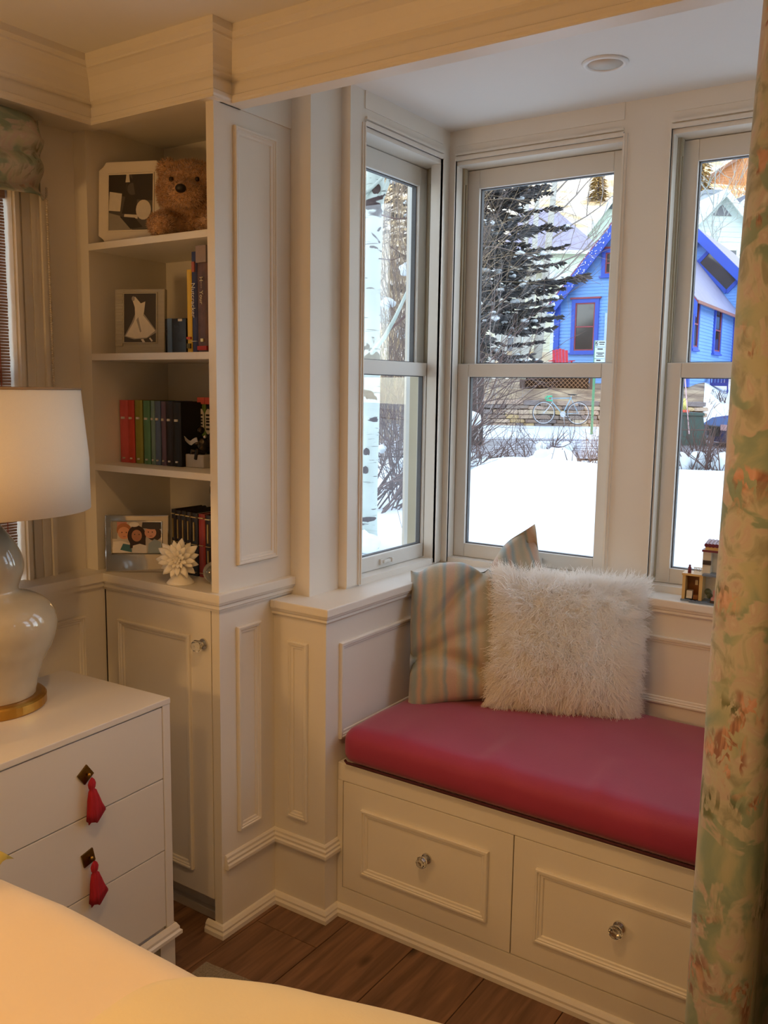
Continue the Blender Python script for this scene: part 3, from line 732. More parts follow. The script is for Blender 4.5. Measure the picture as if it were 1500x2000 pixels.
def sp_shape(p, x, y, s):
    """slumped cushion: two ears on top with a deep chop between them, creases from the chop"""
    q = p.copy()
    chop = math.exp(-((x - .10) / .26) ** 2) * max(0, y + .15) ** 1.5
    q.y -= .045 * chop
    q.y -= .040 * max(0, .25 - x) * max(0, y) ** 1.2 + .02 * math.exp(-((x + .9) / .15) ** 2) * max(0, y); q.x += .02 * max(0, -x) * max(0, y)
    q.z += s * .010 * chop
    # right ear pulled up and out
    er = max(0, x) * max(0, y)
    q.y += .068 * er ** 1.05; q.x -= .065 * er
    # creases
    d1 = (y - (.95 + 1.35 * (x - .05)))
    q.z -= s * .040 * math.exp(-(d1 / .13) ** 2) * max(0, min(1, (y + .5))) * (1 if s > 0 else .3)
    d2 = (y + .62 + .25 * x + .12 * math.sin(x * 3))
    q.z -= s * .032 * math.exp(-(d2 / .09) ** 2) * (1 - x * x)
    d3 = (y + .38 - .35 * (x + 1))
    q.z -= s * .024 * math.exp(-(d3 / .09) ** 2) * max(0, .5 - x)
    d4 = (y - .55 - .5 * (x - .2))
    q.z -= s * .030 * math.exp(-(d4 / .12) ** 2) * max(0, x + .1)
    q.z += .006 * noise.noise(Vector((x * 2.5, y * 2.5, s)))
    q.y += .02 * (x * x) * (-1 if y < 0 else 0) 
    return q
pb = pillow_mesh(hs, hs, .085, 46, sp_shape, .06, .42)
uv = []
N1 = 47
for s_ in (0, 1):
    for j in range(N1):
        for i in range(N1):
            u, v = i / 46, j / 46
            if s_: u = 1 - u
            uv.append((u, v, 0))
o = pb.build('pillow_body', st_m, smooth=True)
a_ = o.data.attributes.new('st', 'FLOAT_VECTOR', 'POINT'); a_.data.foreach_set('vector', [c for q in uv for c in q])
weld(o, .0004)
sp_ = thing('striped_pillow', 'striped tan and pale blue pillow with chopped top on the bench', 'pillow', (-1.275, 2.345, .80))
o.parent = sp_
def frame_m(xa, za):
    xa = Vector(xa).normalized(); ya = Vector(za).normalized()      # ya: pillow up
    z_ = xa.cross(ya).normalized(); xa = ya.cross(z_).normalized()
    return Matrix((xa, ya, z_)).transposed().to_4x4()
def set_pose(e_, loc, right, up):
    mm = frame_m(right, up); e_.matrix_world = Matrix.Translation(loc) @ mm
set_pose(sp_, Vector((-1.222, 2.355, .795)), (.85, .50, .03), (-.20, .24, .95))
ring = [Vector((hs * .985 * x, hs * .985 * y, 0)) for x, y in []]
# white long-haired pillow
def fl_shape(p, x, y, s): return p + Vector((-.010 * x * y, 0, .004 * noise.noise(Vector((x * 3, y * 3, s)))))
hf = .180
fb = pillow_mesh(hf * 1.10, hf, .060, 30, fl_shape, .05, .42)
wool = M('white_wool', (.95, .93, .89), .8, var=.04, sheen=.4)
fp = thing('fluffy_pillow', 'white long-haired sheepskin pillow leaning on the bench', 'pillow', (-.97, 2.40, .77))
o = fb.build('pillow_body', wool, smooth=True); weld(o, .0004); o.parent = fp
hair = MB(); rr = random.Random(3); nrm_eps = .01
def surf(u, v, sg):
    x, y = 2 * u - 1, 2 * v - 1
    k = max(0, (1 - x * x) * (1 - y * y)) ** .42
    return Vector((x * hf * 1.10 * (1 - .05 * (1 - y * y) * abs(x) ** 3), y * hf * (1 - .05 * (1 - x * x) * abs(y) ** 3), sg * .060 * k))
clumps = []
for c in range(1700):
    u, v = rr.random(), rr.random()
    if rr.random() < .36:
        t = rr.choice((0, 1, 2, 3)); q = rr.random() ** 1.5 * .07
        if t == 0: u = q
        elif t == 1: u = 1 - q
        elif t == 2: v = q
        else: v = 1 - q
    clumps.append((u, v, 1 if rr.random() < .82 else -1))
for (u0, v0, sg) in clumps:
    x0, y0 = 2 * u0 - 1, 2 * v0 - 1
    base_dir = Vector((x0 * abs(x0) ** 2 * 1.0 + rr.gauss(0, .28), y0 * abs(y0) ** 2 * 1.0 - .42 + rr.gauss(0, .25), 0))
    outw = Vector((0, 0, sg))
    edge = max(abs(x0), abs(y0)) ** 6
    ph = rr.uniform(0, 6.3); ln0 = rr.uniform(.044, .072) * (1 - .18 * edge)
    tgt = None
    for h in range(16):
        u = min(.999, max(.001, u0 + rr.gauss(0, .020))); v = min(.999, max(.001, v0 + rr.gauss(0, .020)))
        p = surf(u, v, sg)
        d = (base_dir * (.8 + .5 * edge) + outw * (.55 * (1 - .75 * edge)) + Vector((rr.gauss(0, .16), rr.gauss(0, .16), rr.gauss(0, .10)))).normalized()
        ln = ln0 * rr.uniform(.6, 1.1); wv = d.cross(outw)
        if wv.length < .05: wv = Vector((1, 0, 0))
        wv.normalize(); up_ = d.cross(wv)
        n0 = len(hair.v); ns_ = 4; wd = .0011
        for k in range(ns_ + 1):
            t = k / ns_
            cur = p + d * ln * t + wv * (.0055 * math.sin(ph + t * 7 + h * .15) * t) + up_ * (.004 * math.cos(ph + t * 6) * t)
            cur.z -= sg * .012 * t * t
            wdt = wd * (1 - .75 * t)
            hair.v.append(tuple(cur - wv * wdt)); hair.v.append(tuple(cur + wv * wdt + up_ * wdt * .6))
        for k in range(ns_): a = n0 + 2 * k; hair.f.append((a, a + 1, a + 3, a + 2)); hair.mi.append(0)
fur_m = M('wool_strands', (.97, .95, .91), .7, sheen=.2, var=.03); n_s, l_s, b_s = nodes(fur_m)
tr = n_s.new('ShaderNodeBsdfTranslucent'); tr.inputs[0].default_value = (.97, .95, .91, 1); mxs = n_s.new('ShaderNodeMixShader'); mxs.inputs[0].default_value = .5
l_s.new(b_s.outputs[0], mxs.inputs[1]); l_s.new(tr.outputs[0], mxs.inputs[2]); l_s.new(mxs.outputs[0], n_s['Material Output'].inputs[0])
o = hair.build('wool', fur_m, fp, fix=False, kind='stuff')
set_pose(fp, Vector((-.972, 2.402, .776)), (.90, .43, -.01), (-.06, .23, .97))

# ================================================================== CURTAIN
def floral(name, dim=1.0):
    ma = M(name, (.5, .5, .4), .8, sheen=.15); n, l, b_ = nodes(ma)
    tc = n.new('ShaderNodeTexCoord'); at_ = n.new('ShaderNodeAttribute'); at_.attribute_name = 'cl'
    def nz(scale, det, dist, vec=None, off=(0, 0, 0), rot=0, st=(1, 1, 1)):
        mp = n.new('ShaderNodeMapping'); mp.inputs['Location'].default_value = off; mp.inputs['Rotation'].default_value = (0, 0, rot); mp.inputs['Scale'].default_value = st
        l.new(at_.outputs['Vector'], mp.inputs[0])
        q = n.new('ShaderNodeTexNoise'); q.inputs['Scale'].default_value = scale; q.inputs['Detail'].default_value = det; q.inputs['Distortion'].default_value = dist
        l.new(mp.outputs[0], q.inputs['Vector']); return q
    def ramp(src, stops, inter='LINEAR'):
        rp = n.new('ShaderNodeValToRGB'); rp.color_ramp.interpolation = inter; l.new(src, rp.inputs[0]); e = rp.color_ramp.elements
        e[0].position, e[0].color = stops[0][0], (*stops[0][1], 1); e[1].position, e[1].color = stops[-1][0], (*stops[-1][1], 1)
        for p, c in stops[1:-1]: q = e.new(p); q.color = (*c, 1)
        return rp
    def mix(fac, a, b2):
        mx = n.new('ShaderNodeMix'); mx.data_type = 'RGBA'; l.new(fac, mx.inputs[0]); l.new(a, mx.inputs[6]); l.new(b2, mx.inputs[7]); return mx.outputs[2]
    d = lambda r, g, b2: tuple(c * dim for c in srgb(r, g, b2))
    base = ramp(nz(7, 4, 1.0).outputs['Fac'], [(.3, d(122, 142, 124)), (.46, d(142, 158, 138)), (.54, d(172, 174, 148)), (.7, d(190, 182, 156))])
    pet = ramp(nz(19, 4, 1.6, off=(3, 1, 0), rot=.6, st=(1, .6, 1)).outputs['Fac'], [(.35, d(150, 150, 130)), (.5, d(186, 182, 164)), (.62, d(186, 170, 160)), (.75, d(204, 202, 190))])
    msk = ramp(nz(9.5, 3, 1.3, off=(7, 2, 0)).outputs['Fac'], [(.47, (0, 0, 0)), (.52, (1, 1, 1))])
    c = mix(msk.outputs[0], base.outputs[0], pet.outputs[0])
    ros = ramp(nz(20, 2, 2.5, off=(1, 9, 0), rot=-.5, st=(1, .5, 1)).outputs['Fac'], [(.4, d(140, 92, 80)), (.55, d(196, 148, 122)), (.7, d(210, 164, 150))])
    m2 = n.new('ShaderNodeMath'); m2.operation = 'MULTIPLY'
    ra = ramp(nz(7.5, 2, .6, off=(11, 4, 0)).outputs['Fac'], [(.57, (0, 0, 0)), (.66, (.9, .9, .9))]); rb = ramp(nz(38, 3, 1.8, off=(2, 5, 0), rot=.9, st=(1, .45, 1)).outputs['Fac'], [(.48, (0, 0, 0)), (.53, (1, 1, 1))])
    l.new(ra.outputs[0], m2.inputs[0]); l.new(rb.outputs[0], m2.inputs[1])
    c = mix(m2.outputs[0], c, ros.outputs[0])
    lea = ramp(nz(9, 2, 1, off=(5, 5, 5)).outputs['Fac'], [(.4, d(52, 60, 40)), (.6, d(96, 104, 66))])
    m3 = n.new('ShaderNodeMath'); m3.operation = 'MULTIPLY'
    rc_ = ramp(nz(7, 2, .5, off=(21, 8, 0)).outputs['Fac'], [(.60, (0, 0, 0)), (.68, (.9, .9, .9))]); rd = ramp(nz(34, 3, 2.0, off=(8, 3, 0), rot=-.9, st=(1, .4, 1)).outputs['Fac'], [(.50, (0, 0, 0)), (.55, (1, 1, 1))])
    l.new(rc_.outputs[0], m3.inputs[0]); l.new(rd.outputs[0], m3.inputs[1])
    c = mix(m3.outputs[0], c, lea.outputs[0])
    l.new(c, b_.inputs['Base Color'])
    w2 = n.new('ShaderNodeTexNoise'); w2.inputs['Scale'].default_value = 400; l.new(tc.outputs['Object'], w2.inputs['Vector'])
    bp = n.new('ShaderNodeBump'); bp.inputs['Strength'].default_value = .12; bp.inputs['Distance'].default_value = .002; l.new(w2.outputs['Fac'], bp.inputs['Height']); l.new(bp.outputs[0], b_.inputs['Normal'])
    return ma
flo = floral('floral_linen')
ct = thing('floral_curtain', 'floor-length floral curtain in sage and rose at the right edge', 'curtain', (-.1, 1.70, 0))
b = MB(); cl = []
# plan of the hem: a broad front pleat, a deep fold back, the next pleat
plan = [(-.395, 1.735), (-.402, 1.705), (-.392, 1.675), (-.365, 1.655), (-.330, 1.648), (-.300, 1.655), (-.283, 1.680), (-.280, 1.730), (-.276, 1.78), (-.262, 1.80), (-.245, 1.78), (-.238, 1.73), (-.235, 1.68), (-.220, 1.650), (-.185, 1.640), (-.150, 1.655), (-.135, 1.70), (-.130, 1.76), (-.115, 1.79), (-.095, 1.76), (-.085, 1.70), (-.065, 1.655), (-.03, 1.645), (.0, 1.66), (.01, 1.70), (.02, 1.77), (.04, 1.79), (.06, 1.74), (.08, 1.66), (.12, 1.65)]
pts = []
for i in range(len(plan) - 1):
    for j in range(5):
        t = j / 5; p0 = plan[max(i - 1, 0)]; p1 = plan[i]; p2 = plan[i + 1]; p3 = plan[min(i + 2, len(plan) - 1)]
        pts.append(tuple(.5 * (2 * p1[c] + (p2[c] - p0[c]) * t + (2 * p0[c] - 5 * p1[c] + 4 * p2[c] - p3[c]) * t * t + (-p0[c] + 3 * p1[c] - 3 * p2[c] + p3[c]) * t ** 3) for c in (0, 1)))
pts.append(plan[-1]); arc = [0]
for i in range(1, len(pts)): arc.append(arc[-1] + math.hypot(pts[i][0] - pts[i - 1][0], pts[i][1] - pts[i - 1][1]))
NU, NV = len(pts) - 1, 40
for j in range(NV + 1):
    v = j / NV; z = .012 + v * (2.188 - .012)
    for i, p in enumerate(pts):
        sway = .010 * math.sin(z * 2.2 + i * .05) + .004 * noise.noise(Vector((p[0] * 8, z * 3, 0)))
        shift = .022 * max(0, (z - .9) / 1.4)
        b.v.append((p[0] + shift + .004 * noise.noise(Vector((p[0] * 6, z * 2, 4))), p[1] + sway * .8, z)); cl.append((arc[i], z, 0))
for j in range(NV):
    for i in range(NU): a = j * (NU + 1) + i; b.f.append((a, a + 1, a + NU + 2, a + NU + 1)); b.mi.append(0)
o = b.build('cloth', flo, smooth=True, fix=False); o.data.attributes.new('cl', 'FLOAT_VECTOR', 'POINT').data.foreach_set('vector', [c for q in cl for c in q])
o.parent = ct; o.location = -Vector(ct.location); o.modifiers.new('thickness', 'SOLIDIFY').thickness = .0025
o2 = MB().tube([(-.38, 1.72, 2.1805), (.2, 1.72, 2.1805)], .011, 10).build('curtain_rail', chrome, ct, smooth=True); o2.location = -Vector(ct.location)
# valance over the left window
b = MB(); cl = []; NU, NV = 60, 34
for j in range(NV + 1):
    v = j / NV
    for i in range(NU + 1):
        u = i / NU; y = .40 + u * 1.125
        sc_ = abs(math.sin((y - .30) * 5.2)) ; endp = max(0, (u - .90) / .10)
        z = 2.185 - v * (.190 + .035 * sc_ * (1 - endp))
        puff = .016 + .050 * math.sin(min(1, v * 1.12) * PI) ** .8 + .030 * max(0, v - .55) * 2
        fd = .014 * math.sin(v * 17 + 3 * math.sin(y * 5.2)) * (v > .3) + .008 * noise.noise(Vector((y * 9, z * 14, 0)))
        x_ = XL + .045 + puff * (1 - .45 * endp ** 2) + fd * (1 - .3 * endp) - .055 * endp ** 3
        b.v.append((x_, y - .012 * endp * math.sin(v * PI), z - .008 * math.sin(y * 22) * v)); cl.append((y * .8 + 5.3, v * .30, 3))
for j in range(NV):
    for i in range(NU): a = j * (NU + 1) + i; b.f.append((a, a + 1, a + NU + 2, a + NU + 1)); b.mi.append(0)
o = b.build('balloon_valance', flo, smooth=True, fix=False); o.data.attributes.new('cl', 'FLOAT_VECTOR', 'POINT').data.foreach_set('vector', [c for q in cl for c in q])
o.modifiers.new('thickness', 'SOLIDIFY').thickness = .004
tag(o, 'gathered floral balloon valance above the bamboo blind', 'valance')

# ================================================================== RECESSED CEILING LIGHT IN THE BAY
dl = thing('recessed_light', 'round white recessed ceiling light, switched off, over the bay', 'ceiling light', (-.886, 2.288, ZCB))
wm = M('white_trim_metal', (.80, .79, .77), .35, var=.02)
MB().lathe([(.043, .0), (.044, -.004), (.050, -.007), (.057, -.004), (.059, 0)], n=40).build('trim_ring', wm, dl, smooth=True)
MB().lathe([(.044, -.003), (.041, .010), (.036, .045), (.034, .07), (0, .07)], n=40).build('baffle', M('baffle_paint', (.62, .54, .45), .5, var=.03), dl, smooth=True)
# ================================================================== THINGS ON THE SHELVES
page_m = M('book_pages', (.72, .66, .54), .9, var=.06, scale=90, stretch=(1, 1, 1))
gold_m = M('gilt_print', srgb(205, 180, 120), .4, .4, var=.05)
silv_m = M('pale_print', srgb(215, 210, 200), .5, var=.03)
def book(x0, x1, y, z, h, dep, col, label, group, marks=None, rough=.5, var=.06):
    w_ = x1 - x0
    t = thing('book', label, 'book', ((x0 + x1) / 2, y, z), group)
    cm = M('book_cover', col, rough, var=var, scale=40)
    b = MB(); th = .0022
    b.box(-w_ / 2, -w_ / 2 + th, .002, dep, 0, h); b.box(w_ / 2 - th, w_ / 2, .002, dep, 0, h)
    n_ = 6; pr = []
    for i in range(n_ + 1):
        a = PI * i / n_; pr.append((-math.cos(a) * w_ / 2, .003 - math.sin(a) * min(.0035, w_ * .2)))
    pr += [(w_ / 2, .0045), (-w_ / 2, .0045)]
    b.prism(pr, lambda p: Vector((p[0], p[1], 0)), lambda p: Vector((p[0], p[1], h)))
    cv = b.build('cover', cm, t)
    MB().box(-w_ / 2 + th, w_ / 2 - th, .0045, dep - .003, .003, h - .003).build('pages', page_m, t)
    for mk in (marks or []):
        kind = mk[0]
        if kind == 'band':
            _, za, zb, mm, wf = mk
            MB().box(-w_ / 2 * wf, w_ / 2 * wf, -.0012 - .0030, .002, za * h, zb * h).build('spine_mark', mm, cv)
        elif kind == 'text':
            _, tx, zc, size, mm = mk
            M4 = Matrix.Translation((0, -.0012 - .0032, zc * h)) @ Matrix(((0, 1, 0), (0, 0, -1), (-1, 0, 0))).to_4x4()
            text_mesh(tx, size, 'spine_title', mm, cv, M4)
    return t
# --- second shelf
Z2 = 1.5905; KY = 1.675
sc2 = KY / 1.67
g2 = 'tall books on the second shelf'
book(-1.757 * sc2, -1.7395 * sc2, KY, Z2, .212, .16, srgb(214, 176, 48), 'slim yellow book beside the navy book on the second shelf', g2, [('band', .05, .11, M('print_dark', srgb(90, 80, 30), .6, var=.1), .7), ('band', .16, .19, M('print_red', srgb(190, 80, 40), .6, var=.1), .8)])
book(-1.7385 * sc2, -1.7190 * sc2, KY, Z2, .256, .18, srgb(40, 44, 84), 'tall navy book titled Nutcracker on the second shelf', g2, [('text', 'Nutcracker', .52, .019, silv_m), ('band', .11, .115, silv_m, .8), ('band', .80, .90, M('print_scene', srgb(170, 90, 70), .6, var=.3, scale=90), .45)])
book(-1.7180 * sc2, -1.6810 * sc2, KY, Z2, .270, .19, srgb(92, 62, 48), 'tallest brown picture book against the right side of the second shelf', g2, [('band', .84, .995, M('print_grey', srgb(150, 130, 120), .6, var=.15), .98), ('text', 'H\u00b7\u00b7\u00b7\u00b7 Your', .58, .017, gold_m), ('band', .02, .06, M('print_scarlet', srgb(180, 50, 36), .6, var=.2), .9), ('band', .10, .13, gold_m, .25)], var=.35)
bx = thing('card_box', 'small black box with a blue band on the second shelf', 'box', (-1.872, 1.735, Z2))
MB().box(-.043, .043, 0, .07, 0, .096).build('case', M('black_gloss', (.018, .015, .015), .25, var=.2), bx, bevel=.002)
MB().box(-.030, -.012, -.0008, .071, .001, .0965).build('blue_band', M('steel_blue', srgb(92, 116, 150), .35, var=.1), bx)
MB().box(.012, .028, -.0006, .0, .088, .0945).build('white_mark', silv_m, bx)
# --- third shelf
Z3 = 1.2795; KY = 1.73; q = KY / 1.69
g3 = 'rainbow set of books on the third shelf'
for (a, c_, col, nm, h) in ((-2.058, -2.0235, (206, 92, 92), 'coral pink book, first on the left of the rainbow row', .181), (-2.0225, -1.9965, (198, 74, 62), 'red book second in the rainbow row', .181),
        (-1.9935, -1.9625, (146, 142, 62), 'olive green book third in the rainbow row', .182), (-1.9585, -1.9315, (92, 138, 104), 'mid green book in the rainbow row beside the olive one', .181),
        (-1.928, -1.9125, (116, 144, 138), 'thin grey teal book in the rainbow row', .181), (-1.9115, -1.8895, (86, 102, 130), 'slate blue book in the rainbow row', .181),
        (-1.8865, -1.8685, (98, 78, 98), 'dull purple book in the rainbow row', .180), (-1.8665, -1.8405, (38, 28, 28), 'black book beside the purple one in the rainbow row', .180),
        (-1.8395, -1.8085, (22, 17, 15), 'black book ending the rainbow row beside the statuette', .179)):
    book(a * q, c_ * q, KY, Z3, h, .125, srgb(*col), nm, g3, [('band', .70, .735, silv_m, .35), ('band', .06, .085, silv_m, .22)])
g3b = 'pair of books with white labels on the third shelf'
lab = M('label_white', srgb(226, 220, 204), .6, var=.02); coral = M('coral_cloth', srgb(226, 100, 78), .6, var=.05)
def label_book(x0, x1, col, label):
    t = book(x0, x1, 1.812, Z3, .192, .10, srgb(*col), label, g3b)
    w_ = x1 - x0; c0 = t.children[0]
    MB().box(-w_ / 2, w_ / 2, -.0046, .10, .174, .1925).build('coral_head', coral, t)
    n_ = 8; pts_ = [(-w_ * .42, .10), (-w_ * .42, .148), (-w_ * .2, .158), (0, .161), (w_ * .2, .158), (w_ * .42, .148), (w_ * .42, .10), (w_ * .2, .092), (0, .089), (-w_ * .2, .092)]
    MB().prism(pts_, lambda p: Vector((p[0], -.0052, p[1])), lambda p: Vector((p[0], -.0022, p[1]))).build('paper_label', lab, t)
    for zz in (.143, .133, .125, .116, .104):
        MB().box(-w_ * .28, w_ * .28, -.0056, -.005, zz - .0028, zz + .0028).build('print_line', M('print_black', (.03, .03, .03), .6, var=.1), t)
label_book(-1.866, -1.838, (116, 146, 72), 'green book with a white label and coral head on the third shelf')
label_book(-1.836, -1.812, (40, 44, 60), 'navy book with a white label, hard against the right side')
pd = thing('statuette', 'dark metal statuette of a seated reader on a pale block, third shelf', 'statuette', (-1.808, 1.755, Z3))
MB().box(-.040, .030, -.012, .035, 0, .036).build('pedestal', M('pale_marble', (.45, .40, .33), .4, var=.12, scale=20), pd, bevel=.002)
br = M('dark_bronze', (.05, .04, .032), .25, .9, var=.3, scale=30)
k = MB(); k.sphere((.006, .012, .062), .019, 14, 9, sz=1.35); k.sphere((.002, .006, .103), .0115, 14, 9); k.tube([(.0, .01, .04), (-.022, -.004, .046), (-.026, -.006, .022)], [.010, .008, .006], 8)
k.tube([(.01, .01, .04), (.004, -.010, .048), (.0, -.012, .022)], [.010, .008, .006], 8); k.tube([(.014, .006, .078), (-.002, -.008, .066), (-.016, -.008, .068)], [.006, .005, .004], 8)
k.tube([(-.004, .006, .078), (-.018, -.004, .068), (-.022, -.008, .070)], [.006, .005, .004], 8)
o = k.build('figure', br, pd, smooth=True); md = o.modifiers.new('merge', 'REMESH'); md.mode = 'VOXEL'; md.voxel_size = .0022; md.use_smooth_shade = True
b = MB()
b.grid(6, 2, lambda u, v: (-.040 + .024 * u, -.010 - .004 * v, .074 - .012 * math.sin(u * PI / 2) + .012 * v)); b.grid(6, 2, lambda u, v: (-.016 + .024 * u, -.010 - .004 * v, .062 + .010 * math.sin(u * PI / 2) + .012 * v))
o = b.build('open_book', M('book_silver', (.62, .60, .55), .3, .5, var=.1), pd); o.modifiers.new('thickness', 'SOLIDIFY').thickness = .002
MB().sphere((.026, -.002, .086), .005, 10, 6).build('glint_ball', chrome, pd, smooth=True)
# --- bottom shelf
Z4 = ZC + .0005; KY = 1.756; q = KY / 1.70; g4 = 'old leather-bound books on the bottom shelf'
for i, (a, c_, col, nm, h) in enumerate(((-1.863, -1.846, (42, 30, 27), 'dark leather book, leftmost beside the mirrored photo frame', .184), (-1.845, -1.826, (46, 32, 30), 'dark leather book second in the old set', .182), (-1.825, -1.806, (38, 29, 28), 'dark leather book third in the old set, with clear gilt title', .182),
        (-1.805, -1.786, (42, 32, 32), 'dark leather book fourth in the old set', .181), (-1.785, -1.760, (32, 25, 24), 'dark leather book fifth in the old set, beside the red one', .180), (-1.757, -1.733, (150, 46, 32), 'red leather book on the bottom shelf', .180), (-1.731, -1.708, (50, 36, 28), 'brown leather book right of the red one on the bottom shelf', .178))):
    mk = [('band', .93, .945, gold_m, .8), ('band', .50, .507, gold_m, .7), ('band', .06, .066, gold_m, .6)] + ([('band', .56, .86, gold_m, .10), ('band', .20, .44, gold_m, .08)] if i != 5 else [])
    book(a * q, c_ * q, KY, Z4, h, .12, srgb(*col), nm, g4, mk, .4)
bl_ = thing('glass_ball', 'small clear bubbly glass ball on the bottom shelf at the right', 'ornament', (-1.722, 1.722, Z4))
MB().sphere((0, 0, .030), .030, 24, 14).build('ball', M('bubble_glass', (.9, .92, .9), .08, trans=.9, ior=1.45, var=.1, scale=60), bl_, smooth=True)
MB().lathe([(0, 0), (.014, 0), (.013, .004), (0, .004)], n=16).build('foot_ring', chrome, bl_)
# sprig behind the old books
sg_ = thing('dried_sprig', 'dried leafy sprig poking up behind the old books', 'sprig', (-1.88, 1.89, Z4))
MB().tube([(0, 0, 0), (.0, -.002, .12), (-.008, -.004, .215)], .0018, 5).build('stem', M('dry_stem', srgb(90, 70, 50), .8, var=.1), sg_)
lf = M('dry_leaf', srgb(92, 76, 56), .7, var=.2)
for dx, dz, a in ((-.012, .222, 1.9), (.030, .205, .8)):
    b = MB(); b.grid(6, 2, lambda u, v: (dx + math.cos(a) * .04 * (u - .5) + math.sin(a) * .007 * (v - .5) * 2 * math.sin(u * PI), -.004, dz + math.sin(a) * .04 * (u - .5) - math.cos(a) * .007 * (v - .5) * 2 * math.sin(u * PI)))
    o = b.build('leaf', lf, sg_); o.modifiers.new('thickness', 'SOLIDIFY').thickness = .0008
# white flower sculpture
fw = thing('flower_sculpture', 'matt white porcelain chrysanthemum sculpture on the bottom shelf', 'sculpture', (-1.796, 1.668, Z4))
por = M('bisque_porcelain', (.84, .79, .70), .6, var=.02)
b = MB(); b.lathe(smooth_prof([(.038, 0), (.036, .004), (.024, .018), (.017, .032), (.018, .045)], 3), n=24); b.build('stand', por, fw, smooth=True)
fcx = Vector((0, -.004, .064)); nrm = Vector((.55, -.80, .18)).normalized(); ua = nrm.cross(Vector((0, 0, 1))).normalized(); va = ua.cross(nrm)
def petal_mesh():
    b = MB()
    def fn(u, v):
        t = u; wd = math.sin(min(1, t * 1.02) ** 1.5 * PI * .97) * .78 + .12 * (1 - t)
        return (t, (v - .5) * wd * .42, .16 * math.sin(t * PI) - .12 * ((v - .5) * 2) ** 2 * (1 - t) + .05 * t)
    b.grid(8, 4, fn); return b
pme = petal_mesh().build('petal', por, fw, smooth=True); pme.modifiers.new('thickness', 'SOLIDIFY').thickness = .12
rp_ = random.Random(5); cnt = 0
for ring_, (npet, ln, el) in enumerate(((15, .060, -.10), (13, .050, .32), (11, .038, .75), (8, .026, 1.1), (5, .016, 1.35))):
    for j in range(npet):
        a = 2 * PI * (j + .5 * (ring_ % 2)) / npet + rp_.uniform(-.1, .1); e_ = el + rp_.uniform(-.1, .1)
        d = (ua * math.cos(a) + va * math.sin(a)) * math.cos(e_) + nrm * math.sin(e_); s_ = d.cross(nrm)
        if s_.length < .01: s_ = ua
        s_.normalize(); n_ = s_.cross(d)
        o = pme if cnt == 0 else pme.copy()
        if cnt: COL.objects.link(o)
        cnt += 1
        ll = ln * rp_.uniform(.9, 1.1)
        o.parent = fw; o.matrix_local = Matrix.Translation(fcx + nrm * .004 * ring_) @ Matrix((d, s_, n_)).transposed().to_4x4() @ Matrix.Diagonal((ll, ll * 1.05, ll * .8, 1))
MB().sphere(fcx, .020, 16, 10).build('heart', por, fw, smooth=True)
# --- picture frames
def pframe(name, label, loc, rz, tilt, w_, h, bw, dep, fmat, parts, pic, picrect, bevel=.003, corner=0):
    t = thing(name, label, 'photo frame', loc); t.rotation_euler = (tilt, 0, rz)
    x0, x1, z0, z1 = picrect
    b = MB()
    if corner:
        pts_ = [(-w_ / 2 + corner, 0), (w_ / 2 - corner, 0), (w_ / 2 - .6 * corner, corner * .6), (w_ / 2, corner), (w_ / 2, h - corner), (w_ / 2 - .6 * corner, h - corner * .6), (w_ / 2 - corner, h), (-w_ / 2 + corner, h), (-w_ / 2 + .6 * corner, h - .6 * corner), (-w_ / 2, h - corner), (-w_ / 2, corner), (-w_ / 2 + .6 * corner, corner * .6)]
        b.prism(pts_, lambda p: Vector((p[0], 0, p[1])), lambda p: Vector((p[0], dep, p[1])))
    else: b.box(-w_ / 2, w_ / 2, 0, dep, 0, h)
    b.build('frame', fmat, t, bevel=bevel)
    MB().frame((x0 - .004, 0, z0 - .004), (x1 - x0 + .008, 0, 0), (0, 0, z1 - z0 + .008), (0, -1, 0), [(0, 0), (0, .002), (.002, .003), (.004, .0025), (.004, 0)]).build('inner_bead', fmat, t)
    b = MB(); mats = []; W, Hh = x1 - x0, z1 - z0
    for li, (mm, shape) in enumerate(pic):
        if mm not in mats: mats.append(mm)
        b.m = mats.index(mm); yo = -.0006 - .00006 * li
        pts_ = shape
        n0 = len(b.v); b.v += [(x0 + W * p[0], yo, z0 + Hh * p[1]) for p in pts_]; b.f.append(tuple(n0 + i for i in range(len(pts_)))); b.mi.append(b.m)
    b.build('photograph', mats, t, fix=False)
    st = MB(); st.add([(-.012, dep, h * .55), (.012, dep, h * .55), (.016, dep + h * .28, .0), (-.016, dep + h * .28, .0)], [(0, 1, 2, 3)])
    o = st.build('easel_back', dark_m, t); o.modifiers.new('thickness', 'SOLIDIFY').thickness = .002
    return t
def ell(cx, cy, rx, ry, n=18, a0=0): return [(cx + rx * math.cos(2 * PI * i / n + a0), cy + ry * math.sin(2 * PI * i / n + a0)) for i in range(n)]
def pm(nm, r, g, b_): return M('print_' + nm, srgb(r, g, b_), .35, var=.04, scale=60)
bw1, bw2, bw3, bw4 = pm('black', 58, 52, 46), pm('charcoal', 92, 86, 78), pm('grey', 150, 144, 132), pm('white', 214, 206, 190)
full = [(0, 0), (1, 0), (1, 1), (0, 1)]
wfm = M('white_frame', (.76, .70, .60), .4, var=.03)
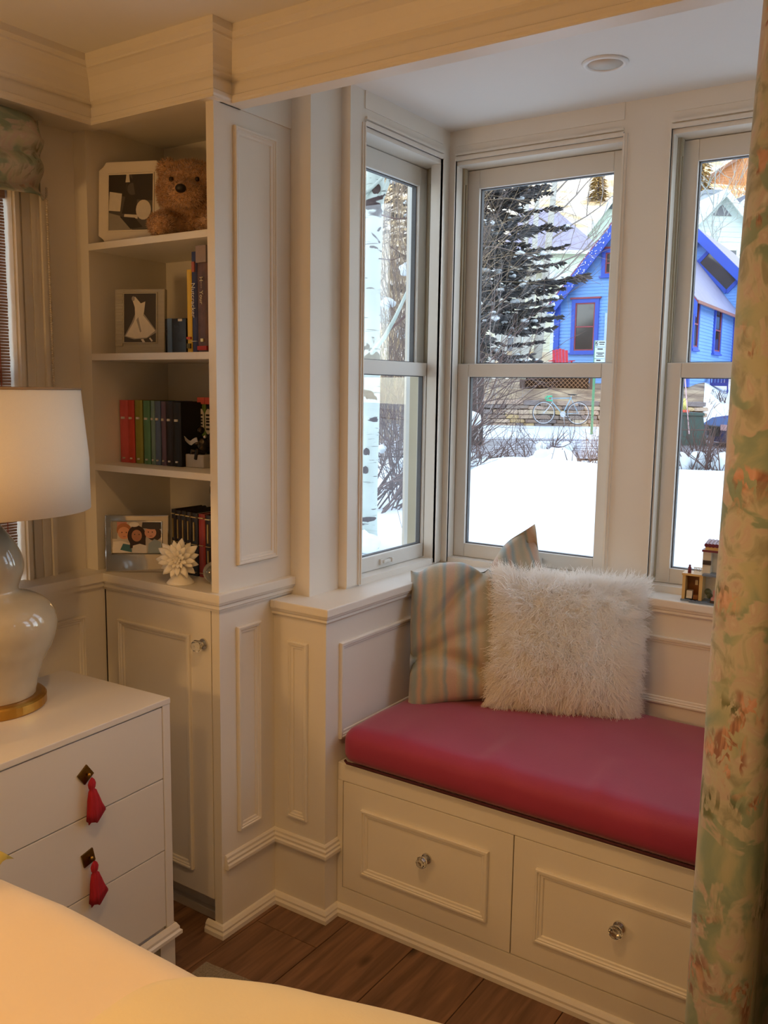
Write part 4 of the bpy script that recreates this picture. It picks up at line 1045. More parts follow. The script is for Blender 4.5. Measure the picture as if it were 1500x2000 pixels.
pframe('photo_frame', 'white notched frame with a black and white group photo, top shelf', (-2.005, 1.700, 1.8915), math.radians(22), math.radians(-4), .196, .222, .03, .014, wfm, None,
       [(bw2, full), (bw1, [(0, .68), (.38, .60), (.42, 1), (0, 1)]), (bw4, [(0, .36), (.26, .34), (.30, .66), (.02, .70)]), (bw1, [(.30, .30), (.62, .28), (.66, .80), (.44, 1), (.38, .62)]), (bw2, ell(.54, .74, .12, .11)), (bw1, [(.62, .55), (1, .52), (1, 1), (.52, 1)]), (bw4, ell(.79, .36, .17, .18)), (bw4, [(.35, .24), (.66, .20), (.66, .27), (.36, .29)]), (bw3, [(0, 0), (.55, 0), (.26, .26), (0, .32)]), (bw1, [(.25, .25), (.6, .22), (.78, .05), (.5, .02)]), (bw4, [(.38, .86), (.48, .86), (.46, 1), (.40, 1)])],
       (-.066, .066, .036, .186), corner=.022)
acr = M('ribbed_acrylic', (.62, .58, .48), .18, trans=.35, ior=1.3, var=.05, scale=10, stretch=(1, 1, 40), bump=.3, bscale=30)
fr2 = pframe('photo_frame', 'ribbed clear acrylic frame with a photo of a girl in a white dress', (-1.978, 1.700, Z2), math.radians(22), math.radians(-3), .150, .178, .03, .016, acr, None,
       [(bw1, full), (bw3, [(0, .12), (.24, .42), (.36, .62), (.58, .62), (.98, .26), (1, .20), (.70, .08), (.3, .06)]), (bw4, [(.04, .13), (.30, .42), (.36, .55), (.60, .55), (.97, .24), (.72, .10), (.34, .08)]), (bw4, [(.34, .52), (.33, .72), (.24, .90), (.34, .94), (.52, .80), (.66, .84), (.62, .62), (.58, .52)]), (bw3, ell(.28, .90, .05, .05)), (bw3, [(.38, .46), (.50, .20), (.54, .22), (.44, .52)]), (bw4, [(.52, .06), (.58, .0), (.66, .0), (.60, .07)]), (bw4, [(.78, .08), (.86, .01), (.90, .03), (.82, .10)])],
       (-.046, .050, .032, .165))
for k_ in range(9):
    zz = .02 + k_ * .017
    MB().box(-.072, -.050, -.003, 0, zz, zz + .009).build('rib', acr, fr2, bevel=.0015)
mir = M('mirror_frame', (.62, .60, .56), .06, .9, var=.02)
sk1, sk2, sk3 = pm('skin_warm', 226, 160, 120), pm('skin_tan', 196, 138, 106), pm('skin_pale', 232, 170, 138)
hr1, hr2, hr3 = pm('auburn', 176, 110, 70), pm('brunette', 56, 38, 34), pm('darkhair', 70, 52, 46)
whi, blu_, gry, lgt, teal_, rose_ = pm('shirt_white', 236, 228, 218), pm('shirt_blue', 160, 176, 184), pm('beret', 70, 66, 66), pm('room_pale', 206, 196, 182), pm('teal', 70, 120, 130), pm('rose', 196, 130, 116)
fr3 = pframe('photo_frame', 'mirrored silver frame with a colour photo of three girls, bottom shelf', (-1.998, 1.690, Z4), math.radians(36), math.radians(-3), .182, .166, .02, .012, mir, None,
       [(lgt, full), (bw3, [(0, .45), (.1, .45), (.12, 1), (0, 1)]), (rose_, [(.10, .8), (.3, .9), (.3, 1), (.1, 1)]), (hr1, ell(.24, .74, .15, .22)), (sk1, ell(.24, .64, .125, .20)), (whi, [(0, 0), (.40, 0), (.38, .30), (.20, .38), (.02, .36)]), (teal_, [(.16, .10), (.40, .02), (.38, .26), (.22, .30)]), (whi, ell(.06, .14, .06, .10)),
        (hr2, ell(.50, .55, .19, .34)), (hr2, [(.36, .15), (.68, .2), (.68, .5), (.36, .5)]), (sk2, ell(.50, .56, .105, .19)), (whi, [(.40, 0), (.70, 0), (.70, .24), (.56, .30), (.42, .24)]), (whi, ell(.45, .92, .10, .08)),
        (gry, [(.60, .80), (1, .78), (1, 1), (.62, 1)]), (hr3, ell(.86, .62, .15, .22)), (sk3, ell(.78, .66, .12, .18)), (gry, ell(.82, .86, .19, .09)), (blu_, [(.72, 0), (1, 0), (1, .36), (.86, .46), (.74, .30)]),
        (hr2, ell(.46, .60, .012, .02)), (hr2, ell(.55, .60, .012, .02)), (rose_, ell(.50, .46, .035, .018)), (hr2, ell(.20, .66, .012, .02)), (hr2, ell(.29, .66, .012, .02)), (rose_, ell(.25, .53, .035, .018)), (hr2, ell(.74, .68, .012, .02)), (hr2, ell(.82, .68, .012, .02)), (rose_, ell(.79, .55, .035, .018))],
       (-.070, .070, .056, .146))
# --- teddy bear
tb = thing('teddy_bear', 'honey brown plush teddy bear sitting on the top shelf', 'teddy bear', (-1.842, 1.782, 1.8915)); tb.rotation_euler.z = math.radians(30); tb.scale = (1.16, 1.16, 1.16)
plush = M('honey_plush', srgb(200, 156, 112), .95, var=.12, scale=60, sheen=.6, bump=.8, bscale=140)
k = MB()
k.sphere((0, .004, .050), .056, 20, 12, sx=1.05, sy=.85, sz=.9); k.sphere((0, -.008, .112), .076, 22, 14, sx=1.05, sy=.92, sz=.92)
k.sphere((0, -.068, .096), .038, 16, 10, sx=1.1, sy=.85, sz=.8)
for s_ in (-1, 1):
    k.sphere((s_ * .060, .0, .166), .023, 14, 9, sy=.6); k.tube([(s_ * .050, -.01, .064), (s_ * .066, -.040, .046), (s_ * .060, -.066, .030)], [.024, .022, .021], 12); k.sphere((s_ * .060, -.070, .028), .022, 12, 8)
    k.tube([(s_ * .035, -.02, .028), (s_ * .055, -.060, .026)], [.028, .026], 12); k.sphere((s_ * .057, -.068, .027), .027, 14, 9)
o = k.build('body', plush, tb, smooth=True); md = o.modifiers.new('merge', 'REMESH'); md.mode = 'VOXEL'; md.voxel_size = .004; md.use_smooth_shade = True
MB().sphere((0, -.101, .102), .0125, 14, 9, sz=.8).build('nose', M('black_nose', (.02, .016, .014), .35, var=.1), tb, smooth=True)
for s_ in (-1, 1): MB().sphere((s_ * .030, -.073, .128), .0055, 10, 7).build('eye', M('brown_eye', (.03, .015, .01), .15, var=.1), tb, smooth=True)
fz = MB(); rb_ = random.Random(9)
cent = [((0, .004, .050), (.059, .048, .050)), ((0, -.008, .112), (.080, .070, .070)), ((0, -.068, .096), (.042, .032, .030))] + [((s_ * .060, 0, .166), (.023, .014, .023)) for s_ in (-1, 1)] + [((s_ * .060, -.066, .030), (.023, .023, .023)) for s_ in (-1, 1)] + [((s_ * .057, -.066, .028), (.028, .028, .028)) for s_ in (-1, 1)]
for (c0, rr3) in cent:
    for i in range(int(5200 * rr3[0] * rr3[2] / .0045)):
        z = rb_.uniform(-1, 1); a = rb_.uniform(0, 2 * PI); s_ = math.sqrt(1 - z * z); nn = Vector((s_ * math.cos(a), s_ * math.sin(a), z))
        p = Vector(c0) + Vector((nn.x * rr3[0], nn.y * rr3[1], nn.z * rr3[2]))
        if p.z < .004: continue
        d = (nn + Vector((rb_.gauss(0, .45), rb_.gauss(0, .45), rb_.gauss(0, .45) - .2))).normalized(); sd_ = d.cross(Vector((rb_.random(), rb_.random(), rb_.random() - .5))).normalized() * .0009
        n0 = len(fz.v); e_ = p + d * .009; fz.v += [tuple(p - sd_), tuple(p + sd_), tuple(e_)]; fz.f.append((n0, n0 + 1, n0 + 2)); fz.mi.append(0)
fz.build('plush_pile', plush, tb, fix=False, kind='stuff')

# ================================================================== TOY HOUSE ON THE SILL
th_ = thing('toy_house', 'tan toy brick house with maroon tiled roof on the window sill', 'toy', (-.60, 2.565, ZS + .0005)); th_.rotation_euler.z = math.radians(3)
P_ = lambda r, g, b_, nm: M('toy_' + nm, srgb(r, g, b_), .3, var=.04, scale=30)
tan_, brn, gr_, mar, wht_, dk_ = P_(214, 176, 110, 'tan'), P_(150, 96, 48, 'brown'), P_(112, 126, 140, 'grey'), P_(112, 44, 58, 'maroon'), P_(222, 210, 186, 'white'), P_(60, 50, 46, 'dark')
def tq(name, b, mat, **kw): return b.build(name, mat, th_, **kw)
b = MB(); b.box(-.062, .06, -.030, .036, 0, .005); b.box(-.088, -.03, -.018, .036, 0, .005); tq('base_plate', b, gr_)
b = MB()
for i in range(5): b.lathe([(.0024, .005), (.0024, .0068), (0, .0068)], (-.052 + i * .009, -.024, 0), 10)
tq('stud', b, gr_, kind='stuff')
b = MB(); b.box(-.086, -.078, -.014, .034, .005, .078); tq('left_wall', b, tan_)
b = MB(); b.box(-.040, -.031, -.014, .034, .005, .078); tq('party_wall', b, tan_)
b = MB(); b.box(-.078, -.040, .028, .034, .005, .074); tq('back_wall', b, brn)
b = MB(); b.box(-.088, -.030, -.016, .036, .074, .080); tq('terrace_floor', b, tan_)
b = MB(); b.box(-.074, -.058, -.010, .006, .012, .030); b.box(-.074, -.058, -.012, .008, .008, .013); tq('toy_cupboard', b, wht_)
b = MB(); b.box(-.056, -.043, -.006, .012, .005, .018); tq('toy_crate', b, brn)
tq('toy_lamp', MB().box(-.058, -.050, .022, .028, .042, .056), wht_)
b = MB(); b.lathe([(.005, .080), (.005, .096), (.003, .099), (.0035, .103), (0, .105)], (-.070, -.004, 0), 12); tq('minifigure', b, mar, smooth=True)
b = MB()
for i in range(7): b.box(-.064 + i * .0045, -.062 + i * .0045, .030, .032, .080, .090)
b.box(-.066, -.032, .029, .033, .090, .092); tq('railing', b, wht_, kind='stuff')
b = MB(); b.box(-.031, .06, .028, .034, .005, .078); tq('ground_back_wall', b, wht_)
b = MB(); b.box(-.032, .06, -.020, .036, .078, .083); tq('upper_floor', b, gr_)
b = MB(); b.box(-.038, -.016, .004, .034, .083, .146); tq('chimney_wall', b, wht_)
tq('hearth', MB().box(-.036, -.014, -.002, .004, .108, .120), dk_)
b = MB(); b.box(-.016, .0, .028, .034, .083, .152); b.box(.026, .06, .028, .034, .083, .152); b.box(.0, .026, .028, .034, .083, .118); b.box(.0, .026, .028, .034, .144, .152); tq('upper_back_wall', b, wht_)
b = MB(); b.box(.012, .014, .029, .033, .118, .144); b.box(.0, .026, .029, .033, .130, .132); tq('toy_window_bars', b, wht_)
b = MB(); b.box(-.038, .06, -.012, .036, .146, .152); tq('beam', b, mar)
b = MB(); b.box(-.030, .06, -.010, .036, .152, .166); tq('frieze', b, tan_)
b = MB()
for i in range(10): b.tube([(-.027 + i * .0095, -.014, .166), (-.027 + i * .0095, .036, .172)], .0058, 8)
b.box(-.031, .06, -.012, .036, .162, .168); tq('roof_tiles', b, mar, kind='stuff')
b = MB(); b.sphere((-.018, .004, .030), .010, 8, 6); b.sphere((-.012, .0, .020), .009, 8, 6); tq('toy_shrub', b, P_(92, 98, 74, 'shrub'))
b = MB(); b.box(-.004, .020, -.024, -.004, .012, .020); b.box(.0, .018, -.018, -.006, .020, .040); tq('toy_stall', b, P_(196, 140, 130, 'pink'))
tq('toy_step', MB().box(-.006, .022, -.028, -.004, .005, .012), dk_)
# ================================================================== OUTSIDE: GROUND
rnd = random.Random(11)
snow = M('snow', (.80, .86, .885), .75, var=.02, scale=1.5, bump=.15, bscale=9)
def sstep(a, b, x): t = max(0, min(1, (x - a) / (b - a))); return t * t * (3 - 2 * t)
def interp(tab, x):
    if x <= tab[0][0]: return tab[0][1]
    for (a, b), (c, d) in zip(tab, tab[1:]):
        if x <= c: return b + (d - b) * (x - a) / (c - a)
    return tab[-1][1]
NEAR = [(2, .52), (4, .58), (5.5, .78), (6.6, .87), (7.4, .86), (9, .60), (12, .34), (18, .18), (21, .17), (24, .24), (25.5, .36), (27.4, .47), (28.4, .52), (30, .8), (60, 5)]
LEFT = [(2, .46), (6, .50), (12, .36), (18, .18), (21, .17), (24, .24), (27.4, .47), (30, .8), (60, 5)]
def gz(L, D):
    q = L / max(D, .1); k = sstep(.03, .13, q)
    z = interp(NEAR, D) * k + interp(LEFT, D) * (1 - k)
    z += .135 * math.exp(-((L - 1.02) / .85) ** 2 - ((D - 6.8) / 1.3) ** 2)
    if D < 17: z += .05 * noise.noise(Vector((L * .7, D * .7, 2)))
    return z
def polar(Ds, qs, zf, keep=None):
    b = MB(); idx = {}
    P = [[gp(q * D, D, zf(q * D, D)) for q in qs] for D in Ds]
    nq_ = len(qs)
    for r in P: b.v += [tuple(p) for p in r]
    for i in range(len(Ds) - 1):
        for j in range(nq_ - 1):
            if keep is None or all(keep(p) for p in (P[i][j], P[i][j + 1], P[i + 1][j], P[i + 1][j + 1])):
                b.f.append((i * nq_ + j, i * nq_ + j + 1, (i + 1) * nq_ + j + 1, (i + 1) * nq_ + j)); b.mi.append(0)
    return b
qs = [-2.2 + 4.6 * i / 230 for i in range(231)]
Ds = []; D = 1.6
while D < 27.5: Ds.append(D); D *= 1.03
Ds.append(27.5)
polar(Ds, qs, gz, lambda p: p.y > YE + .17 or p.x < -2.45).build('snow_yard', snow, smooth=True, fix=False, kind='structure')
# road
def road_mat():
    ma = M('wet_road', srgb(120, 116, 116), .45, var=.2, scale=3); n, l, b_ = nodes(ma)
    tc = n.new('ShaderNodeTexCoord'); at_ = n.new('ShaderNodeAttribute'); at_.attribute_name = 'rd'
    mp = n.new('ShaderNodeMapping'); mp.inputs['Scale'].default_value = (.25, 2.2, 1); l.new(at_.outputs['Vector'], mp.inputs[0])
    nz = n.new('ShaderNodeTexNoise'); nz.inputs['Scale'].default_value = 1.3; nz.inputs['Detail'].default_value = 6; l.new(mp.outputs[0], nz.inputs['Vector'])
    rp = n.new('ShaderNodeValToRGB'); l.new(nz.outputs['Fac'], rp.inputs[0]); e = rp.color_ramp.elements
    e[0].position = .3; e[0].color = (*srgb(104, 98, 98), 1); e[1].position = .62; e[1].color = (*srgb(232, 236, 242), 1)
    q = e.new(.45); q.color = (*srgb(138, 132, 134), 1); q = e.new(.54); q.color = (*srgb(176, 178, 188), 1); l.new(rp.outputs[0], b_.inputs['Base Color'])
    return ma
rds = [17.2, 18.2, 19, 20, 21, 22, 23, 23.9]; rq = [-2.2 + 4.6 * i / 80 for i in range(81)]
rb = polar(rds, rq, lambda L, D: gz(L, D) + .035)
ro = rb.build('road', road_mat(), smooth=True, fix=False, kind='structure')
ro.data.attributes.new('rd', 'FLOAT_VECTOR', 'POINT').data.foreach_set('vector', [c for D in rds for q_ in rq for c in (q_ * D, D, 0)])
# brown bank above the wall, and the hillside
FAR = [(27.55, .45), (27.9, 1.22), (29, 1.38), (30.2, 1.62), (34, 2.0), (42, 3.6), (55, 7.0), (75, 13.5), (95, 21), (120, 33), (170, 58), (250, 100), (400, 170)]
def fz_(L, D):
    q_ = L / D
    z = interp(FAR, D)
    if q_ > .355: z = interp([(27.5, .55), (29, .75), (33, 1.55), (38, 2.4), (42, 3.6), (55, 7.0), (75, 13.5), (95, 21), (120, 33), (170, 58), (250, 100), (400, 170)], D)
    if D > 33: z += (D - 33) * .04 * noise.noise(Vector((L * .05, D * .05, 7)))
    elif D > 28.2: z += .10 * noise.noise(Vector((L * 1.1, D * 1.3, 7)))
    return z
def bank_mat():
    ma = M('dry_grass_bank', srgb(150, 128, 100), .95); n, l, b_ = nodes(ma)
    tc = n.new('ShaderNodeTexCoord')
    nz = n.new('ShaderNodeTexNoise'); nz.inputs['Scale'].default_value = 1.6; nz.inputs['Detail'].default_value = 8; l.new(tc.outputs['Object'], nz.inputs['Vector'])
    rp = n.new('ShaderNodeValToRGB'); l.new(nz.outputs['Fac'], rp.inputs[0]); e = rp.color_ramp.elements
    e[0].position = .3; e[0].color = (*srgb(112, 92, 76), 1); e[1].position = .68; e[1].color = (*srgb(196, 174, 140), 1); q = e.new(.5); q.color = (*srgb(158, 136, 110), 1)
    l.new(rp.outputs[0], b_.inputs['Base Color'])
    bp = n.new('ShaderNodeBump'); bp.inputs['Strength'].default_value = .8; bp.inputs['Distance'].default_value = .15; l.new(nz.outputs['Fac'], bp.inputs['Height']); l.new(bp.outputs[0], b_.inputs['Normal'])
    return ma
bank_m = bank_mat()
qb = [-1.2 + 1.555 * i / 110 for i in range(111)]
polar([27.55, 27.9, 28.3, 28.8, 29.3, 30, 31, 32.5, 34], qb, fz_).build('grass_bank', bank_m, smooth=True, fix=False, kind='structure')
qd = [.355 + 1.2 * i / 60 for i in range(61)]
polar([27.4, 28, 29, 30, 31.5, 33, 34], qd, fz_).build('snow_drive', snow, smooth=True, fix=False, kind='structure')
hill_m = M('winter_hillside', srgb(214, 186, 140), .95, var=.1, scale=.35, col2=srgb(250, 240, 220), contrast=(.42, .6), bump=.3, bscale=1.5)
qh = [-1.6 + 3.2 * i / 120 for i in range(121)]
hd = [34, 37, 40, 44, 49, 55, 62, 70, 80, 92, 106, 122, 142, 170, 205, 250, 310, 400]
polar(hd, qh, fz_).build('hillside', hill_m, smooth=True, fix=False, kind='structure')
# mountain added out of view behind the house to keep the street in shade
b = MB()
az = Vector((math.sin(SUN_AZ), math.cos(SUN_AZ), 0)); sd2 = Vector((az.y, -az.x, 0))
def ridge_pt(u, v):
    L = (u - .5) * 1100; d = 60 + v * 260; h = (12 + 92 * math.sin(min(1, v * 1.25) * PI / 2)) * (1 + .10 * noise.noise(Vector((L * .006, v * 2, 3))))
    h = h if v > .02 else -6
    p = az * d + sd2 * L; return (p.x, p.y, h - 4)
b.grid(60, 24, ridge_pt).build('shade_ridge', M('shade_ridge_slope', srgb(120, 118, 112), .95, var=.25, scale=.1), smooth=True, fix=False, kind='structure')

# ================================================================== STONE WALL AND BICYCLE
stone_cols = [srgb(*c) for c in ((196, 172, 148), (176, 150, 128), (160, 142, 128), (208, 188, 158), (150, 128, 112), (186, 160, 140), (140, 128, 124), (204, 176, 130))]
stone_ms = [M('sandstone', c, .9, var=.14, scale=5, bump=.4, bscale=14) for c in stone_cols]
sw = thing('stone_wall', 'dry sandstone retaining wall behind the bicycle across the road', 'wall', gp(5, 27.55, .4))
def stone_mesh(seed):
    r_ = random.Random(seed); bm = bmesh.new(); bmesh.ops.create_cube(bm, size=1)
    bmesh.ops.bevel(bm, geom=list(bm.edges), offset=.12, segments=1, affect='EDGES')
    for v in bm.verts: v.co += Vector((r_.uniform(-.05, .05), r_.uniform(-.08, .08), r_.uniform(-.07, .07)))
    me = bpy.data.meshes.new('stone'); bm.to_mesh(me); bm.free(); return me
variants = []
for i in range(16):
    me = stone_mesh(i); me.materials.append(stone_ms[i % 8]); variants.append(me)
b = MB(); b.prism([(1.5, 27.62), (9.7, 27.62), (9.7, 27.9), (1.5, 27.9)], lambda p: gp(p[0], p[1], .3), lambda p: gp(p[0], p[1], 1.16))
o = b.build('packed_earth', M('wall_joint', srgb(84, 70, 60), .95, var=.2), sw); o.location = -Vector(sw.location)
z = .42; row = 0
while z < 1.2:
    h = rnd.uniform(.10, .17); L = 1.5 - rnd.random() * .3
    while L < 9.6:
        wd = rnd.uniform(.22, .72)
        o = bpy.data.objects.new('stone', rnd.choice(variants)); COL.objects.link(o); o.parent = sw
        pos = gp(L + wd / 2, 27.60 + rnd.uniform(-.03, .05) + row * .012, z + h / 2 + .04 * noise.noise(Vector((L * .5, 0, row)))) - Vector(sw.location)
        o.matrix_local = Matrix.Translation(pos) @ Matrix.Rotation(-YAW + rnd.uniform(-.03, .03), 4, 'Z') @ Matrix.Diagonal((wd * 1.01, .26, h * .98, 1))
        L += wd + .012
    z += h + .008; row += 1
# bicycle
def seg3(t, name, pts, r, mat, n=8): return MB().tube(pts, r, n).build(name, mat, t, smooth=True)
bk = thing('road_bicycle', 'pale blue road bicycle leaning at the stone wall', 'bicycle', gp(0, 0, 0))
DB = 27.0; mpp = DB / FPX
c0 = at(1094.5, 828.5, DB); bk.location = c0; bk.rotation_euler.z = -YAW
bx_ = lambda px, py, y=0: Vector(((px - 1094.5) * mpp, y, (828.5 - py) * mpp))
tyre = M('grey_tyre', srgb(96, 92, 92), .7, var=.1); rim = M('alloy_rim', srgb(225, 228, 232), .3, .6, var=.05); frm = M('pale_blue_enamel', srgb(160, 190, 205), .35, var=.04); blk = M('black_rubber', (.03, .03, .03), .5, var=.1); grn = M('mint_tape', srgb(70, 200, 150), .5, var=.1)
for px in (1061, 1128):
    c_ = bx_(px, 806.8); wl_ = MB(); r_ = .335
    wl_.tube([c_ + Vector((r_ * math.cos(2 * PI * i / 36), 0, r_ * math.sin(2 * PI * i / 36))) for i in range(36)], .016, 6, closed=True)
    w0 = wl_.build('wheel', tyre, bk, smooth=True)
    MB().tube([c_ + Vector((.316 * math.cos(2 * PI * i / 36), 0, .316 * math.sin(2 * PI * i / 36))) for i in range(36)], .012, 6, closed=True).build('rim', rim, w0, smooth=True)
    s_ = MB()
    for i in range(20): a = 2 * PI * i / 20; s_.tube([c_, c_ + Vector((.31 * math.cos(a), 0, .31 * math.sin(a)))], .0016, 3)
    s_.tube([c_ - Vector((0, .05, 0)), c_ + Vector((0, .05, 0))], .02, 8); s_.build('spokes', rim, w0, kind='stuff')
ht, hb, stp, bb, rw, fwh = bx_(1075.5, 779), bx_(1077, 786), bx_(1113, 777.5), bx_(1098, 809), bx_(1128, 806.8), bx_(1061, 806.8)
f_ = MB(); f_.tube([ht, stp], .016, 8); f_.tube([hb, bb], .017, 8); f_.tube([stp + (stp - bb) * .05, bb], .016, 8); f_.tube([stp, rw], .010, 8); f_.tube([bb, rw], .011, 8); f_.tube([ht + Vector((.004, 0, .03)), hb], .019, 8)
f_.build('frame', frm, bk, smooth=True)
seg3(bk, 'fork', [hb, hb + (fwh - hb) * .6 + Vector((.03, 0, 0)), fwh], .012, rim)
seg3(bk, 'seat_post', [stp, stp + Vector((.01, 0, .09))], .012, rim)
MB().sphere((0, 0, 0), 1, 12, 8, T=lambda p: stp + Vector((.035, 0, .10)) + Vector((p.x * .14, p.y * .055, p.z * .022))).build('saddle', blk, bk, smooth=True)
hbp = ht + Vector((-.03, 0, .07))
for s_ in (-1, 1): seg3(bk, 'drop_bar', [hbp, hbp + Vector((0, s_ * .16, .0)), hbp + Vector((-.08, s_ * .19, -.01)), hbp + Vector((-.13, s_ * .19, -.06)), hbp + Vector((-.08, s_ * .19, -.13)), hbp + Vector((.02, s_ * .19, -.13))], .022, grn)
MB().lathe([(0, -.004), (.09, -.004), (.09, .004), (0, .004)], n=24, T=lambda p: bb + Vector((p.x, p.z - .05, p.y))).build('chainring', rim, bk)
seg3(bk, 'crank', [bb + Vector((0, -.06, 0)), bb + Vector((.14, -.07, -.10))], .012, rim)
MB().box(-.05, .05, -.13, -.06, -.012, .012, lambda p: bb + Vector((.14, 0, -.10)) + p).build('pedal', blk, bk)
seg3(bk, 'kickstand', [bb + Vector((.04, .02, -.02)), Vector((bb.x + .10, .16, -.02))], .009, rim)

# ================================================================== STREET SIGN
sp0 = at(1155.5, 843, 25.2)
ps = thing('street_sign', 'green sign post carrying three small white parking signs', 'sign', sp0); ps.rotation_euler.z = -YAW
gpole = M('green_post', srgb(96, 160, 120), .6, var=.1, scale=20)
zt = (843 - 668) * 25.2 / FPX
MB().box(-.032, .032, -.02, .02, -.1, zt).build('post', gpole, ps)
wsign = M('sign_white', srgb(222, 240, 238), .4, var=.02); bsign = M('sign_black', (.03, .03, .035), .5, var=.1); rsign = M('sign_red', srgb(200, 40, 60), .5, var=.1)
for (y0, y1, nm) in ((668, 680, 'a'), (681, 702, 'b'), (703, 722, 'c')):
    za, zb = (843 - y1) * 25.2 / FPX, (843 - y0) * 25.2 / FPX
    p0 = MB().box(-.02, .27, -.035, -.025, za, zb).build('sign_plate', wsign, ps, bevel=.004)
    if nm == 'a':
        MB().box(-.012, .055, -.037, -.0345, za + .03, zb - .015).build('digit_panel', bsign, p0)
        text_mesh('2', .15, 'digit', wsign, p0, Matrix.Translation((.022, -.038, (za + zb) / 2 + .005)) @ Matrix.Rotation(PI / 2, 4, 'X'))
        rows = [(.085, .25, .65, .8), (.10, .235, .35, .48)]
    elif nm == 'b': rows = [(.05, .20, .80, .9), (.02, .24, .45, .52), (.06, .20, .33, .40), (.02, .24, .18, .25)]
    else: rows = [(.03, .15, .80, .92), (.03, .22, .30, .55)]
    for (xa, xb, fa, fb) in rows: MB().box(xa, xb, -.037, -.0345, za + (zb - za) * fa, za + (zb - za) * fb).build('lettering', rsign if nm == 'c' and fa < .5 else bsign, p0)

# ================================================================== HOUSES
def siding_wall(poly, T, N, step, mat, lap=.018):
    """clapboards clipped to a convex polygon (u,z); T maps (u,z) to world, N is outward"""
    b = MB(); z0 = min(p[1] for p in poly); z1 = max(p[1] for p in poly); n = len(poly)
    def span(z):
        xs = []
        for i in range(n):
            (xa, za), (xb, zb) = poly[i], poly[(i + 1) % n]
            if abs(zb - za) < 1e-6: continue
            t = (z - za) / (zb - za)
            if -1e-6 <= t <= 1 + 1e-6: xs.append(xa + (xb - xa) * t)
        return (min(xs), max(xs)) if len(xs) > 1 else None
    z = z0
    while z < z1 - 1e-4:
        zb = min(z + step, z1 - 1e-5); s0 = span(z + 1e-5); s1 = span(zb)
        if s0 and s1:
            q = [T((s0[0], z)) + N * lap, T((s0[1], z)) + N * lap, T((s1[1], zb)), T((s1[0], zb)), T((s0[0], z)), T((s0[1], z))]
            b.add(q, [(0, 1, 2, 3), (4, 5, 1, 0)])
        z += step
    return b
def house_window(parent, T, N, u0, u1, z0, z1, fr_m, sash_m, gl_m, cas=.14, name='window', bars='h', crown=None):
    """T(u,z)->world. Casing, sash, two panes."""
    U_ = (T((1, 0)) - T((0, 0))); Z_ = Vector((0, 0, 1)); S_ = U_.length; U_ = U_.normalized()
    def bx4(a0, a1, b0, b1, d0, d1, mm, nm, par):
        c = (T((a0, b0)) + T((a1, b1))) / 2 + N * ((d0 + d1) / 2)
        return MB().obox(c, U_, N, Z_, abs(a1 - a0) * S_ / 2, abs(d1 - d0) / 2, abs(b1 - b0) / 2).build(nm, mm, par)
    w0 = MB()
    for (a0, a1, b0, b1) in ((u0, u0 + cas, z0, z1), (u1 - cas, u1, z0, z1), (u0 + cas, u1 - cas, z1 - cas, z1), (u0 + cas, u1 - cas, z0, z0 + cas * .7)):
        c = (T((a0, b0)) + T((a1, b1))) / 2 + N * .035; w0.obox(c, U_, N, Z_, abs(a1 - a0) * S_ / 2, .045, abs(b1 - b0) / 2)
    wn = w0.build(name, fr_m, parent)
    bx4(u0 - .06, u1 + .06, z0 - .05, z0 + .02, 0, .12, fr_m, 'sill', wn)
    if crown: bx4(u0 - .06, u1 + .06, z1, z1 + .06, 0, .11, crown, 'crown', wn)
    a0, a1, b0, b1 = u0 + cas, u1 - cas, z0 + cas * .7, z1 - cas; mid = (b0 + b1) / 2; s = .045
    sm = MB()
    for (x0, x1, y0, y1) in ((a0, a0 + s, b0, b1), (a1 - s, a1, b0, b1), (a0, a1, b0, b0 + s), (a0, a1, b1 - s, b1), (a0, a1, mid - s / 2, mid + s / 2)):
        c = (T((x0, y0)) + T((x1, y1))) / 2 + N * .040; sm.obox(c, U_, N, Z_, (x1 - x0) * S_ / 2, .022, (y1 - y0) / 2)
    sm.build('sash', sash_m, wn)
    for y0, y1 in ((b0, mid), (mid, b1)): bx4(a0, a1, y0, y1, .026, .034, gl_m, 'pane', wn)
    return wn
C0 = gp(10.35, 31, 0); Uh = (-.85 * RT + .527 * FW).normalized(); Vh = (.527 * RT + .85 * FW).normalized()
hp = lambda u, v, z: C0 + Uh * u + Vh * v + Vector((0, 0, z))
sid = M('cornflower_siding', srgb(120, 172, 236), .6, var=.05, scale=1.2, stretch=(1, 1, 6))
tri = M('cobalt_trim', srgb(56, 92, 196), .55, var=.05)
red_t = M('brick_red_trim', srgb(150, 72, 84), .6, var=.08)
roof_m = M('grey_metal_roof', srgb(150, 150, 176), .45, var=.08, scale=2, stretch=(1, 1, 1))
dglass = M('dark_window_glass', (.035, .03, .03), .06, var=.3, scale=1.5, spec=.8)
bh = thing('blue_house', 'cornflower blue clapboard house with cobalt trim and string lights', 'house', hp(0, 0, 2.0))
def hq(b, name, mat, parent=bh, **kw):
    o = b.build(name, mat, None, **kw); o.parent = parent
    if parent is bh: o.location = -Vector(bh.location)
    return o
GW, EZ, RZ, BZ, HL = 4.75, 4.95, 7.86, 1.75, 7.6
mid = GW / 2
hq(siding_wall([(0, BZ), (GW, BZ), (GW, EZ), (mid, RZ - .15), (0, EZ)], lambda p: hp(p[0], 0, p[1]), -Vh, .118, sid), 'gable_siding', sid, kind='stuff')
hq(siding_wall([(0, BZ), (HL, BZ), (HL, EZ), (0, EZ)], lambda p: hp(0, p[0], p[1]), -Uh, .118, sid), 'side_siding', sid, kind='stuff')
